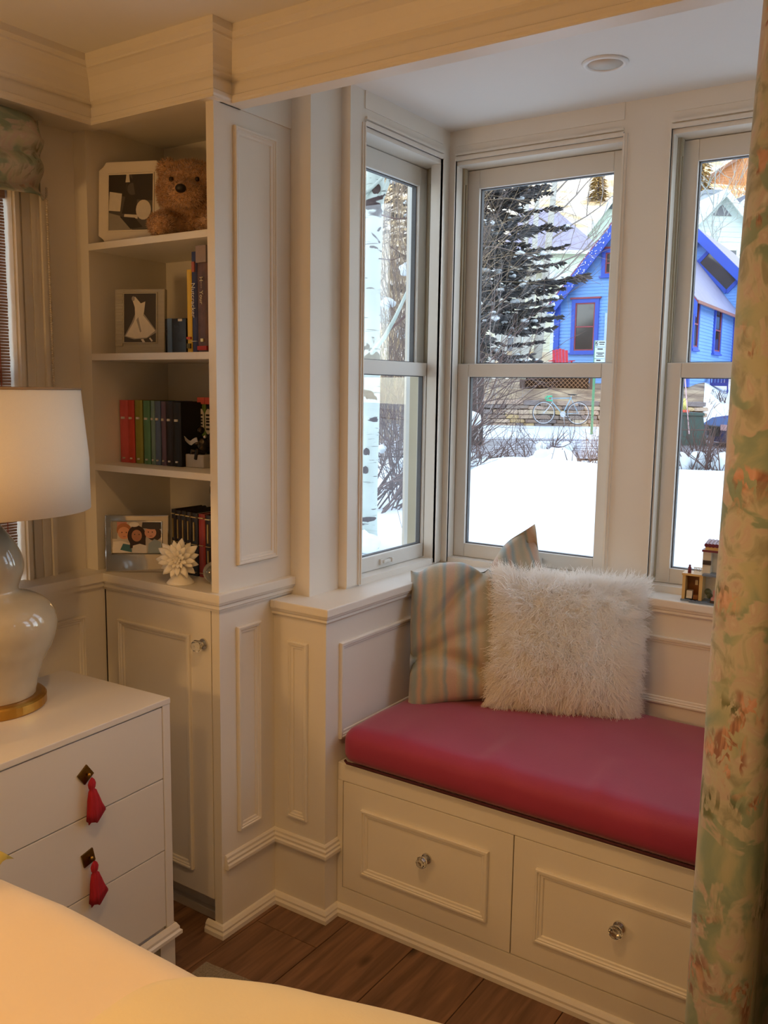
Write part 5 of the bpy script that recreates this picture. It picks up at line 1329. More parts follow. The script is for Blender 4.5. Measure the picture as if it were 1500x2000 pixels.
b = MB(); b.prism([(0.02, BZ), (GW - .02, BZ), (GW - .02, EZ), (mid, RZ - .2), (0.02, EZ)], lambda p: hp(p[0], .02, p[1]), lambda p: hp(p[0], HL, p[1])); hq(b, 'wall_core', sid)
b = MB(); oh = .30; sl_ = (RZ - EZ) / mid
for s_ in (0, 1):
    e0 = -oh if s_ == 0 else GW + oh; ze = EZ - sl_ * oh
    v_ = [hp(e0, -.32, ze), hp(mid, -.32, RZ), hp(mid, HL, RZ), hp(e0, HL, ze)]
    b.add(v_ + [p + Vector((0, 0, .09)) for p in v_], [(0, 1, 2, 3), (4, 7, 6, 5), (0, 4, 5, 1), (1, 5, 6, 2), (2, 6, 7, 3), (3, 7, 4, 0)])
rf_ = hq(b, 'roof', roof_m)
b = MB()
for s_ in (0, 1):
    e0 = -oh if s_ == 0 else GW + oh; ze = EZ - sl_ * oh
    for k_, (d0, t0, mm) in enumerate(((0, .05, red_t), (.06, .36, tri))):
        bb_ = MB(); p0, p1 = hp(e0, -.33 - .01 * k_, ze + .06 - d0), hp(mid, -.33 - .01 * k_, RZ + .06 - d0)
        q_ = [p0, p1, p1 - Vector((0, 0, t0 * 1.4)), p0 - Vector((0, 0, t0 * 1.4))]; bb_.add(q_ + [p + Vh * .05 for p in q_], [(0, 1, 2, 3), (4, 7, 6, 5), (0, 4, 5, 1), (3, 2, 6, 7), (0, 3, 7, 4), (1, 5, 6, 2)])
        hq(bb_, 'rake_board', mm)
hq(MB().bar(hp(-oh, -.3, EZ - sl_ * oh + .02), hp(-oh, HL, EZ - sl_ * oh + .02), .06, .10), 'eave_board', M('copper_gutter', srgb(150, 96, 84), .5, var=.1))
for (u_, v_) in ((0, 0), (GW, 0), (0, HL - .1)): hq(MB().obox(hp(u_, v_, (BZ + EZ) / 2), Uh, Vh, (0, 0, 1), .10, .10, (EZ - BZ) / 2), 'corner_board', tri)
Tg = lambda p: hp(p[0], 0, p[1]); Ts = lambda p: hp(0, p[0], p[1])
house_window(bh, Tg, -Vh, 3.18, 4.20, 2.93, 4.87, tri, red_t, dglass, crown=red_t)
house_window(bh, Tg, -Vh, 1.60, 3.16, 5.62, 6.58, tri, red_t, dglass, crown=red_t)
house_window(bh, Ts, -Uh, 3.70, 4.95, 3.05, 4.86, tri, red_t, dglass); house_window(bh, Ts, -Uh, .3, 1.2, 3.05, 4.86, tri, red_t, dglass)
for o in bh.children:
    if o.name.startswith('window'): o.location = -Vector(bh.location)
hq(MB().tube([hp(3.69, .12, 2.95), hp(3.69, .12, 4.0)], .02, 6), 'inner_lamp_stem', M('lamp_chrome', (.4, .4, .4), .4, var=.1)); hq(MB().lathe([(.03, 0), (.16, .10)], n=16, T=lambda p: hp(3.69, .12, 4.0) + p), 'inner_lamp_bowl', M('lamp_bowl', (.5, .5, .52), .5, var=.1))
hq(MB().obox(hp(2.78, -.06, 3.35), Uh, Vh, (0, 0, 1), .16, .02, 1.0), 'pale_board', M('pale_board', srgb(176, 206, 240), .6, var=.03))
b = MB(); hq(MB().obox(hp(2.50, -.08, 3.45), Uh, Vh, (0, 0, 1), .10, .02, 1.05), 'lattice_strip', M('lattice_grey', srgb(120, 110, 120), .7, var=.2, scale=25, col2=srgb(200, 200, 210)))
# string lights down the rake and corner
b = MB(); rl = random.Random(2)
for i in range(150):
    t = rl.random(); u_ = GW + oh - (mid + oh) * t; z_ = EZ - sl_ * oh + (RZ - EZ + sl_ * oh) * t - rl.random() * .55 + .08; b.sphere(hp(u_, -.38, z_), .018, 5, 4)
for i in range(50): b.sphere(hp(GW + .12 + rl.uniform(-.06, .06), -.12, rl.uniform(2.4, 4.9)), .018, 5, 4)
hq(b, 'string_lights', M('frosted_bulb', (.85, .85, .95), .3, var=.1), kind='stuff')
# rear wing
AU, AZ_, HW2, V2 = 1.58, 8.22, 4.2, HL + .02
hw2 = 4.0; ez2 = AZ_ - hw2 * 1.0
hq(siding_wall([(AU - hw2, 1.9), (AU + hw2, 1.9), (AU + hw2, ez2), (AU, AZ_ - .1), (AU - hw2, ez2)], lambda p: hp(p[0], V2, p[1]), -Vh, .118, sid), 'rear_siding', sid, kind='stuff')
b = MB(); b.prism([(AU - hw2 + .02, 1.9), (AU + hw2 - .02, 1.9), (AU + hw2 - .02, ez2), (AU, AZ_ - .15), (AU - hw2 + .02, ez2)], lambda p: hp(p[0], V2 + .02, p[1]), lambda p: hp(p[0], V2 + 7, p[1])); hq(b, 'rear_core', sid)
b = MB()
for s_ in (-1, 1):
    e0 = AU + s_ * (hw2 + .4); ze = ez2 - .4
    v_ = [hp(e0, V2 - .35, ze), hp(AU, V2 - .35, AZ_), hp(AU, V2 + 7, AZ_), hp(e0, V2 + 7, ze)]
    b.add(v_ + [p + Vector((0, 0, .08)) for p in v_], [(0, 1, 2, 3), (4, 7, 6, 5), (0, 4, 5, 1), (1, 5, 6, 2), (2, 6, 7, 3), (3, 7, 4, 0)])
hq(b, 'rear_roof', roof_m)
for s_ in (-1, 1):
    e0 = AU + s_ * (hw2 + .4); ze = ez2 - .4; bb_ = MB(); p0, p1 = hp(e0, V2 - .37, ze + .06), hp(AU, V2 - .37, AZ_ + .06)
    q_ = [p0, p1, p1 - Vector((0, 0, .52)), p0 - Vector((0, 0, .52))]; bb_.add(q_ + [p + Vh * .05 for p in q_], [(0, 1, 2, 3), (4, 7, 6, 5), (0, 4, 5, 1), (3, 2, 6, 7), (0, 3, 7, 4), (1, 5, 6, 2)])
    hq(bb_, 'rear_rake', tri)
para = [(1.60, 6.95), (1.16, 7.42), (-.06, 6.18), (.38, 5.70)]
b = MB(); b.prism(para, lambda p: hp(p[0], V2 - .02, p[1]), lambda p: hp(p[0], V2 - .05, p[1])); hq(b, 'slanted_pane', dglass)
b = MB()
for i in range(4): b.bar(hp(para[i][0], V2 - .05, para[i][1]), hp(para[(i + 1) % 4][0], V2 - .05, para[(i + 1) % 4][1]), .08, .14)
hq(b, 'slanted_frame', tri)
dr_ = hq(MB().obox(hp(-.78, V2 - .04, 3.05), Uh, Vh, (0, 0, 1), .52, .04, 1.15), 'front_door', tri); 
o = MB().obox(hp(-.78, V2 - .09, 3.95), Uh, Vh, (0, 0, 1), .34, .015, .16).build('door_light', dglass, dr_)
o = MB().obox(hp(-.78, V2 - .09, 2.95), Uh, Vh, (0, 0, 1), .36, .015, .62).build('door_panel', M('violet_blue', srgb(70, 84, 200), .5, var=.05), dr_)
hq(MB().obox(hp(-.02, V2 - .1, 3.55), Uh, Vh, (0, 0, 1), .05, .08, .12), 'porch_lamp', brass_d)
b = MB(); b.obox(hp(-1.2, V2 - .7, 1.75), Uh, Vh, (0, 0, 1), 1.3, .7, .12); hq(b, 'porch_deck', tri)
# lattice skirt below the gable
ls = thing('porch_lattice', 'brown crossed lattice skirt under the blue house', 'lattice', at(1087, 757, 30.1)); ls.rotation_euler.z = -YAW
lm = M('lattice_wood', srgb(176, 140, 110), .8, var=.12); mp_ = 30.1 / FPX
Wl, Hl = 115 * mp_, 19 * mp_
nl = 15
for i in range(nl):
    x0 = -Wl / 2 + Wl * i / (nl - 1)
    for s_ in (-1, 1):
        xa, xb = x0 - s_ * Hl * .5, x0 + s_ * Hl * .5
        MB().bar((xa, s_ * .006, 0), (xb, s_ * .006, Hl), .012, .034, (0, 1, 0)).build('slat', lm, ls)
MB().box(-Wl / 2 - .1, Wl / 2 + .1, .05, .07, -.1, Hl + .1).build('skirt_shade', M('skirt_shade', srgb(70, 50, 40), .9, var=.2), ls)  # dark brown sheet that paints the shade behind the lattice
for x0 in (-Wl / 2 - .25, Wl / 2 + .12): MB().box(x0, x0 + .18, -.03, .06, -.15, Hl + .1).build('post', M('post_brown', srgb(104, 84, 76), .8, var=.1), ls)
MB().box(-Wl / 2 - .3, Wl / 2 + 1.2, -.03, .07, Hl + .02, Hl + .12).build('top_rail', M('rail_brown', srgb(96, 78, 70), .8, var=.1), ls)
# chairs
def adirondack(name, label, loc, rz, mat):
    t = thing(name, label, 'chair', loc); t.rotation_euler.z = rz
    for i in range(5): MB().obox((-.22 + i * .11, .20, .66), (1, 0, 0), Vector((0, .94, -.34)), (0, .34, .94), .048, .012, .36 - .03 * abs(i - 2)).build('back_slat', mat, t)
    for i in range(4): MB().box(-.27, .27, -.32 + i * .12, -.22 + i * .12, .36 - i * .03, .385 - i * .03).build('seat_slat', mat, t)
    for s_ in (-1, 1):
        MB().box(s_ * .34 - .06, s_ * .34 + .06, -.38, .26, .55, .575).build('arm', mat, t); MB().box(s_ * .30 - .02, s_ * .30 + .02, -.34, -.24, 0, .55).build('leg', mat, t); MB().bar((s_ * .29, -.26, .33), (s_ * .29, .46, .03), .04, .09).build('leg', mat, t)
    MB().box(-.27, .27, -.345, -.32, .27, .37).build('front_apron', mat, t)
    return t
adirondack('adirondack_chair', 'red adirondack chair in front of the blue house', at(1095, 737, 31.0), -YAW, M('red_plastic', srgb(206, 44, 62), .5, var=.05))
adirondack('adirondack_chair', 'navy blue adirondack chair beside the blue front door', at(1404, 768, 33.2), -YAW - .4, M('navy_plastic', srgb(40, 50, 130), .5, var=.05))
# plain gabled neighbours
def gable_house(name, label, base, yaw, w_, ln, h, rise, wall, roof, trim, wins=(), vent=True, step=.3):
    t = thing(name, label, 'house', base); t.rotation_euler.z = yaw
    wl_ = siding_wall([(-w_ / 2, 0), (w_ / 2, 0), (w_ / 2, h), (0, h + rise), (-w_ / 2, h)], lambda p: Vector((p[0], 0, p[1])), Vector((0, -1, 0)), step, wall, .03).build('siding', wall, t, kind='stuff')
    MB().prism([(-w_ / 2, -3), (w_ / 2, -3), (w_ / 2, h), (0, h + rise - .05), (-w_ / 2, h)], lambda p: Vector((p[0], .02, p[1])), lambda p: Vector((p[0], ln, p[1]))).build('wall', wall, t)
    b = MB(); k = rise / (w_ / 2)
    for s_ in (-1, 1):
        e0 = s_ * (w_ / 2 + .5); ze = h - .5 * k; v_ = [Vector((e0, -.5, ze)), Vector((0, -.5, h + rise)), Vector((0, ln, h + rise)), Vector((e0, ln, ze))]
        b.add(v_ + [p + Vector((0, 0, .14)) for p in v_], [(0, 1, 2, 3), (4, 7, 6, 5), (0, 4, 5, 1), (1, 5, 6, 2), (2, 6, 7, 3), (3, 7, 4, 0)])
    b.build('roof', roof, t)
    for s_ in (-1, 1): MB().bar((s_ * (w_ / 2 + .5), -.55, h - .5 * k - .08), (0, -.55, h + rise - .08), .08, .34).build('rake_board', trim, t)
    if vent: MB().prism([(-w_ * .09, h + rise * .62), (w_ * .09, h + rise * .62), (0, h + rise * .62 + w_ * .09 * k)], lambda p: Vector((p[0], -.08, p[1])), lambda p: Vector((p[0], .0, p[1]))).build('gable_vent', M('vent_grey', srgb(120, 124, 130), .7, var=.1), t)
    for (u0, u1, z0, z1) in wins: house_window(t, lambda p: Vector((p[0], 0, p[1])), Vector((0, -1, 0)), u0, u1, z0, z1, trim, trim, M('hazy_glass', srgb(120, 128, 134), .2, var=.15), cas=.16)
    return t
wh = M('white_clapboard', srgb(214, 232, 232), .6, var=.04, scale=1); mint = M('pale_mint_clapboard', srgb(208, 226, 208), .6, var=.04, scale=1); tr_w = M('white_trim', srgb(226, 238, 238), .6, var=.03)
lil = M('lilac_shingle', srgb(168, 164, 186), .8, var=.08, scale=3); snr = M('snowy_roof', srgb(226, 232, 242), .8, var=.05, scale=1); dkr = M('dark_shingle', srgb(108, 112, 124), .8, var=.1, scale=3)
gable_house('white_house', 'white gabled house with small window above the blue roof', at(1400, 560, 55), -YAW + .1, 7.0, 9, 2.0, 3.6, wh, snr, tr_w, [(.3, 1.3, .9, 2.4)])
gable_house('white_house', 'white gable further up the hill at the right window edge', at(1459, 520, 66), -YAW + .05, 6.0, 9, 2.6, 2.6, wh, dkr, tr_w, [(-.6, .5, .6, 1.9)])
gable_house('white_house', 'pale gabled house end behind the bare branches and blue ridge', at(1194, 470, 68), -YAW - .1, 3.4, 6, .9, 2.3, mint, dkr, tr_w)
# house under a hipped lilac roof
LD = 58.0; lh = thing('lilac_roofed_house', 'pale mint house under a wide lilac shingle roof behind the spruce', 'house', at(1080, 600, LD)); lh.rotation_euler.z = -YAW
lz = lambda px, py: ((px - 1080) * LD / FPX, (600 - py) * LD / FPX)
(xa, ze), (xb, _) = lz(985, 492), lz(1176, 492); (ra, zr), (rb2, _) = lz(1022, 398), lz(1090, 398); dpt = 5.5
o = siding_wall([(xa + .4, -1), (xb - .4, -1), (xb - .4, ze), (xa + .4, ze)], lambda p: Vector((p[0], .4, p[1])), Vector((0, -1, 0)), .3, mint, .03).build('siding', mint, lh, kind='stuff')
MB().box(xa + .4, xb - .4, .42, dpt - .4, -3, ze).build('wall', mint, lh)
E0, E1, E2, E3 = Vector((xa, 0, ze)), Vector((xb, 0, ze)), Vector((xb, dpt, ze)), Vector((xa, dpt, ze)); T0, T1 = Vector((ra, dpt / 2, zr)), Vector((rb2, dpt / 2, zr))
MB().add([E0, E1, E2, E3, T0, T1], [(0, 1, 5, 4), (1, 2, 5), (2, 3, 4, 5), (3, 0, 4), (0, 3, 2, 1)]).build('roof', lil, lh)
MB().bar(E0 + Vector((0, -.03, -.1)), E1 + Vector((0, -.03, -.1)), .08, .22).build('fascia', tr_w, lh)
house_window(lh, lambda p: Vector((p[0], .4, p[1])), Vector((0, -1, 0)), -.4, .9, .2, 2.2, tr_w, tr_w, M('hazy_glass', srgb(120, 128, 134), .2, var=.15), cas=.16)
gable_house('neighbour_house', 'cream house with paned windows between the aspen trunks', at(1010, 735, 40), -YAW - .05, 6.0, 7, 3.2, 2.2, M('cream_clapboard', srgb(226, 224, 196), .6, var=.04), lil, tr_w, [(-.9, .3, .9, 2.6), (1.4, 2.7, .6, 2.6)], vent=False)
ch_ = thing('chimney', 'tall grey chimney left of the white gable up the hill', 'chimney', at(1382, 520, 60)); ch_.rotation_euler.z = -YAW
MB().box(-.65, .65, -.5, .5, -2, 4.6).build('stack', M('grey_render', srgb(176, 184, 190), .8, var=.05), ch_); MB().box(-.75, .75, -.6, .6, 4.6, 4.85).build('cap', M('chimney_cap', srgb(150, 158, 166), .8, var=.05), ch_)
gable_house('sunlit_house', 'sunlit yellow house on the hillside, upper right', at(1398, 392, 112), -YAW + .3, 8.0, 8, 5.2, 2.0, M('honey_stucco', srgb(236, 200, 130), .8, var=.05, scale=.5), snr, M('honey_trim', srgb(200, 170, 120), .7, var=.05), [(-2.6, -.6, 1.2, 3.0), (1.0, 3.0, 1.2, 3.0)], vent=False)
gable_house('brown_house', 'brown timber house with snowy blue roof at the upper right edge', at(1466, 420, 100), -YAW - .5, 9.0, 9, 4.6, 2.6, M('brown_timber', srgb(150, 108, 78), .8, var=.12, scale=.6), M('blue_snow_roof', srgb(170, 196, 236), .7, var=.05), M('timber_trim', srgb(120, 92, 80), .7, var=.08), [(-2.4, -.4, 1.0, 3.0)], vent=False)
# ================================================================== TREES AND SHRUBS
def aspen_mat():
    ma = M('aspen_bark', (.7, .72, .66), .75); n, l, b_ = nodes(ma)
    tc = n.new('ShaderNodeTexCoord')
    def nz(scale, st, det=4, dist=0):
        mp = n.new('ShaderNodeMapping'); mp.inputs['Scale'].default_value = st; l.new(tc.outputs['Object'], mp.inputs[0])
        q = n.new('ShaderNodeTexNoise'); q.inputs['Scale'].default_value = scale; q.inputs['Detail'].default_value = det; q.inputs['Distortion'].default_value = dist; l.new(mp.outputs[0], q.inputs['Vector']); return q
    base = n.new('ShaderNodeValToRGB'); l.new(nz(3, (1, 1, 1)).outputs['Fac'], base.inputs[0]); e = base.color_ramp.elements
    e[0].position = .3; e[0].color = (*srgb(158, 170, 160), 1); e[1].position = .7; e[1].color = (*srgb(198, 206, 198), 1)
    def dark(src, lo, hi, prev, col):
        rp = n.new('ShaderNodeValToRGB'); l.new(src, rp.inputs[0]); rp.color_ramp.elements[0].position = lo; rp.color_ramp.elements[1].position = hi
        mx = n.new('ShaderNodeMix'); mx.data_type = 'RGBA'; l.new(rp.outputs[0], mx.inputs[0]); l.new(prev, mx.inputs[6]); mx.inputs[7].default_value = (*col, 1); return mx.outputs[2]
    c = dark(nz(5, (1.4, 1.4, 14), 3, .4).outputs['Fac'], .64, .68, base.outputs[0], srgb(70, 58, 56))
    c = dark(nz(3.2, (1.6, 1.6, 3.0), 3, .8).outputs['Fac'], .66, .69, c, srgb(62, 46, 48))
    l.new(c, b_.inputs['Base Color'])
    return ma
aspen_m = aspen_mat(); twig_m = M('bare_twig', srgb(122, 106, 98), .85, var=.2, scale=3); dtwig = M('dark_twig', srgb(98, 76, 70), .85, var=.2, scale=3); scar_m = M('bark_scar', srgb(70, 56, 54), .9, var=.3, scale=60)
def twigs(b, p, d, ln, r, depth, rn, spread=.55, n=3, segs=4, up=.05, sides=4):
    pts = [Vector(p)]; dd = Vector(d).normalized()
    for i in range(segs):
        dd = (dd + Vector((rn.gauss(0, .14), rn.gauss(0, .14), rn.gauss(0, .14) + up))).normalized(); pts.append(pts[-1] + dd * ln / segs)
    b.tube(pts, [r * (1 - .65 * i / segs) for i in range(segs + 1)], sides if r > .004 else 3, caps=False)
    if depth > 0:
        for k in range(n):
            i = rn.randint(1, segs); q = pts[i]
            nd = (dd + Vector((rn.gauss(0, spread), rn.gauss(0, spread), rn.gauss(0, spread) + .1))).normalized()
            twigs(b, q, nd, ln * rn.uniform(.45, .75), r * .55, depth - 1, rn, spread, n, segs, up, sides)
def blob(b, c, r, rn, sz=.7, n=9):
    off = Vector((rn.uniform(0, 50), rn.uniform(0, 50), 0)); c = Vector(c)
    b.sphere(c, r, n + 3, n, T=lambda p: c + Vector((p.x, p.y, p.z * sz)) * (1 + .35 * noise.noise(p * (1.6 / r) + off)))
# big aspen outside the left window
def trunk_path(pts): return [at(*p) for p in pts]
asp = thing('aspen_tree', 'white aspen trunk with dark scars close outside the left window', 'tree', at(716, 1072, 5.6))
def aq(name, b, mat, **kw):
    o = b.build(name, mat, None, **kw); o.parent = asp; o.location = -Vector(asp.location); return o
pth = trunk_path([(716, 1085, 5.6), (717, 1040, 5.6), (718, 960, 5.6), (720, 860, 5.6), (722, 760, 5.6), (722, 660, 5.6), (722, 560, 5.6), (727, 450, 5.6), (732, 380, 5.6), (735, 300, 5.6), (738, 150, 5.6), (742, -100, 5.6)])
aq('trunk', MB().tube(pth, [.085, .064, .062, .064, .066, .066, .068, .066, .060, .055, .05, .04], 20), aspen_m, smooth=True)
rn = random.Random(21)
for pts, r in (([(730, 432, 5.6), (748, 380, 5.55), (765, 335, 5.5), (790, 250, 5.4)], .020), ([(700, 388, 5.55), (728, 365, 5.53), (752, 342, 5.5), (775, 315, 5.5)], .013), ([(722, 694, 5.55), (750, 660, 5.45), (772, 620, 5.4), (800, 560, 5.3), (818, 515, 5.3)], .016), ([(728, 690, 5.56), (760, 645, 5.7), (800, 610, 5.8), (830, 590, 5.9)], .011), ([(746, 420, 5.5), (752, 422, 5.4), (775, 428, 5.4), (803, 425, 5.4)], .006), ([(740, 505, 5.55), (765, 508, 5.5), (790, 500, 5.5), (760, 480, 5.5)], .004)):
    aq('branch', MB().tube(trunk_path(pts), [r, r * .85, r * .7, r * .55, r * .5][:len(pts)], 8), aspen_m if r > .012 else dtwig, smooth=True)
vd = (at(722, 600, 5.6) - Vector((0, 0, CAMH))).normalized()
for (px, py, sx, sy, a) in ((729, 405, .050, .030, .05), (726, 700, .055, .050, .3), (712, 770, .06, .035, .1), (725, 775, .04, .03, -.4), (714, 680, .035, .02, .7), (723, 565, .026, .012, 0), (712, 545, .020, .008, .1), (730, 485, .028, .012, -.2), (740, 450, .022, .010, .9), (710, 455, .028, .012, -.8), (735, 372, .03, .035, .5), (716, 880, .02, .03, .1), (714, 915, .018, .03, 0), (718, 1010, .055, .018, .05)):
    c = at(px, py, 5.6); rt_ = Vector(CR[0]); up_ = -Vector(CR[1]); b = MB()
    ctr = at(interp([(100, 740), (300, 735), (450, 727), (560, 722), (760, 722), (960, 718), (1085, 716)], py), py, 5.6)
    def pt(u, v):
        x = (u * 2 - 1); y = (v * 2 - 1); k = math.sqrt(max(0, 1 - y * y)); x *= k * (1 + .25 * noise.noise(Vector((x * 3, y * 3, px))))
        p = c + rt_ * (sx * (x * math.cos(a) - y * .5 * math.sin(a) * sy / sx)) + up_ * (sy * (y * math.cos(a)) + sx * x * math.sin(a))
        off = (p - ctr) - vd * (p - ctr).dot(vd); off.z = 0; lat = min(.0655, off.length); dep = math.sqrt(max(0, .069 ** 2 - lat * lat))
        q = p - vd * (p - ctr).dot(vd); 
        if off.length > .0655: q -= off * (1 - .0655 / off.length)
        return q - vd * (dep - .0005)
    aq('bark_scar', b.grid(8, 6, pt), scar_m, smooth=True, fix=False)
sn = MB(); blob(sn, at(712, 1062, 5.45), .09, rn, .8); aq('snow_cap', sn, snow, smooth=True)
# shrubs with snow
def shrub(label, px, py, D, h, n, r, seed, mat=twig_m, lean=(0, 0), clumps=0, cr=.12, spread=.35, depth=2, group='bare winter shrubs', ybase=None, name='bare_shrub', nsub=3, thick=.010, crange=(.35, .95)):
    base = at(px, py, D); t = thing(name, label, 'shrub', base, group); rn = random.Random(seed); b = MB(); ends = []
    for i in range(n):
        a = rn.uniform(0, 2 * PI); rr_ = r * math.sqrt(rn.random()); p = Vector((rr_ * math.cos(a), rr_ * math.sin(a), -.1))
        d = RT * (rn.gauss(0, spread) + lean[0]) + FW * (rn.gauss(0, spread) + lean[1]) + Vector((0, 0, 1))
        ln = h * rn.uniform(.6, 1.05); twigs(b, p, d, ln, thick * rn.uniform(.6, 1.2), depth, rn, n=nsub); ends.append(p + d.normalized() * ln * rn.uniform(*crange))
    b.build('stems', mat, t, fix=False, smooth=True, kind='stuff')
    for i in range(clumps):
        sn = MB(); blob(sn, rn.choice(ends) + Vector((rn.gauss(0, .06), rn.gauss(0, .06), 0)), cr * rn.uniform(.5, 1.2), rn, rn.uniform(.6, 1.1)); sn.build('snow_clump', snow, t, smooth=True)
    return t
shrub('dense leaning shrub with snow pads right of the aspen trunk', 738, 1000, 7.6, 1.5, 34, .35, 31, dtwig, (.75, .1), 9, .055, .35, 2)
shrub('snowy low shrub at the right of the left window', 810, 985, 8.6, 1.0, 22, .40, 32, dtwig, (.0, 0), 9, .065, .5, 2)
shrub('tall brown thicket filling the left window behind the aspen', 772, 890, 11.5, 3.0, 70, .35, 33, twig_m, (.02, .1), 6, .11, .16, 2, thick=.007)
shrub('tall tawny willow thicket further behind the aspen', 765, 850, 15, 5.5, 90, .7, 34, M('tawny_twig', srgb(158, 136, 108), .85, var=.2), (0, .1), 5, .14, .16, 2, thick=.009)
shrub('wide bare shrub left of the spruce at the window corner', 890, 850, 18, 3.0, 12, .5, 35, M('grey_twig', srgb(160, 150, 146), .85, var=.15), (.30, 0), 0, .12, .35, 2, thick=.010)
shrub('snow-laden shrub on the left shoulder of the snow mound', 945, 940, 9.2, .56, 16, .18, 36, dtwig, (0, 0), 8, .09, .35, 1)
shrub('small shrub buried in snow at the left edge of the middle window', 912, 930, 9.0, .42, 14, .22, 37, dtwig, (.2, 0), 5, .075, .5, 1)
shrub('round snow-capped bush behind the top of the snow mound', 1038, 905, 8.6, .30, 10, .22, 38, dtwig, (0, 0), 4, .16, .5, 1, crange=(.2, .6))
shrub('fine twiggy shrub in the snow below the bicycle', 1108, 935, 9.6, .62, 40, .55, 39, dtwig, (.1, 0), 0, .1, .45, 2, thick=.006)
shrub('thin dark sapling with seed heads right of the snow mound', 1150, 945, 8.2, .42, 8, .12, 40, dtwig, (0, 0), 1, .07, .25, 1)
shrub('lone snow tuft on a stem in front of the road', 1083, 905, 9.0, .36, 4, .04, 41, dtwig, (0, 0), 2, .09, .2, 1, crange=(.8, 1))
shrub('dark twiggy shrub low in the right window', 1335, 955, 8.4, .62, 42, .30, 42, dtwig, (0, 0), 5, .055, .3, 2, thick=.006)
shrub('shrub hung with big snow pads in the right window', 1372, 955, 8.0, .66, 22, .24, 43, dtwig, (.15, 0), 10, .085, .4, 1)
shrub('spindly shrub half hidden by the curtain in the right window', 1418, 955, 8.3, .50, 22, .22, 44, dtwig, (0, 0), 4, .06, .4, 2, thick=.006)
tuft = M('dead_grass', srgb(150, 118, 84), .9, var=.3)
shrub('dark dead grass tussock beside the navy chair', 1395, 795, 31.5, .75, 60, .55, 45, M('dark_grass', srgb(96, 78, 70), .9, var=.3), (0, 0), 0, .1, .4, 0, 'dead grass tussocks', name='grass_tussock', thick=.02)
shrub('pale dead grass tussock above the wall in the right window', 1360, 800, 29.5, .55, 60, .6, 46, tuft, (0, 0), 0, .1, .5, 0, 'dead grass tussocks', name='grass_tussock', thick=.018)
# spruce
need = M('spruce_needles', srgb(98, 97, 98), .9, var=.35, scale=4); n2 = M('spruce_bark', srgb(92, 78, 72), .9, var=.2)
spc = thing('spruce_tree', 'large grey-green spruce flecked with snow in the middle window', 'tree', gp(2.15, 21.5, .15)); rn = random.Random(51)
MB().tube([(0, 0, -.2), (0, 0, 6), (0, 0, 12)], [.22, .15, .03], 12).build('trunk', n2, spc, smooth=True)
nb = MB(); bb2 = MB(); sb = MB(); z = 2.5
while z < 11.6:
    rad = (1.4 + (z - 2.5) * .55) if z < 4.1 else 2.25 * (1 - (z - 4.1) / 9.5) + .15
    for k in range(11):
        z_keep = z; z = z + rn.uniform(-.25, .25); pit = rn.uniform(-.46, -.10); a = rn.uniform(0, 2 * PI); L = rad * rn.uniform(.6, 1.12); d = Vector((math.cos(a), math.sin(a), 0)); tip = Vector((0, 0, z)) + d * L + Vector((0, 0, pit * L + .06 * L * L))
        mid_ = Vector((0, 0, z)) + d * L * .5 + Vector((0, 0, pit * .8 * L)); bb2.tube([(0, 0, z), mid_, tip], [.03, .02, .006], 4, caps=False)
        sd_ = Vector((-d.y, d.x, 0))
        for q in range(int(44 * L)):
            t = rn.uniform(.12, 1) ; c = Vector((0, 0, z)).lerp(mid_, t * 2) if t < .5 else mid_.lerp(tip, t * 2 - 1)
            dr = (d * rn.uniform(.2, 1) + sd_ * rn.choice((-1, 1)) * rn.uniform(.3, 1.0) + Vector((0, 0, rn.uniform(-.35, .15)))).normalized(); ln = rn.uniform(.16, .40) * (1.15 - .5 * t)
            w_ = dr.cross(Vector((0, 0, 1))).normalized() * rn.uniform(.025, .05); u_ = Vector((0, 0, 1)) * rn.uniform(.02, .045); n0 = len(nb.v); e_ = c + dr * ln; m_ = c + dr * ln * .5
            nb.v += [tuple(c), tuple(m_ + w_), tuple(e_), tuple(m_ - w_), tuple(m_ + u_), tuple(m_ - u_)]
            nb.f += [(n0, n0 + 1, n0 + 2), (n0, n0 + 2, n0 + 3), (n0, n0 + 4, n0 + 2), (n0, n0 + 2, n0 + 5)]; nb.mi += [0] * 4
            if rn.random() < .022: blob(sb, m_ + Vector((0, 0, .05)), rn.uniform(.04, .12), rn, .5, 4)
        z = z_keep
    z += .30
nb.build('needles', need, spc, fix=False, kind='stuff'); bb2.build('boughs', n2, spc, fix=False, kind='stuff'); sb.build('snow_on_boughs', snow, spc, smooth=True, kind='stuff')
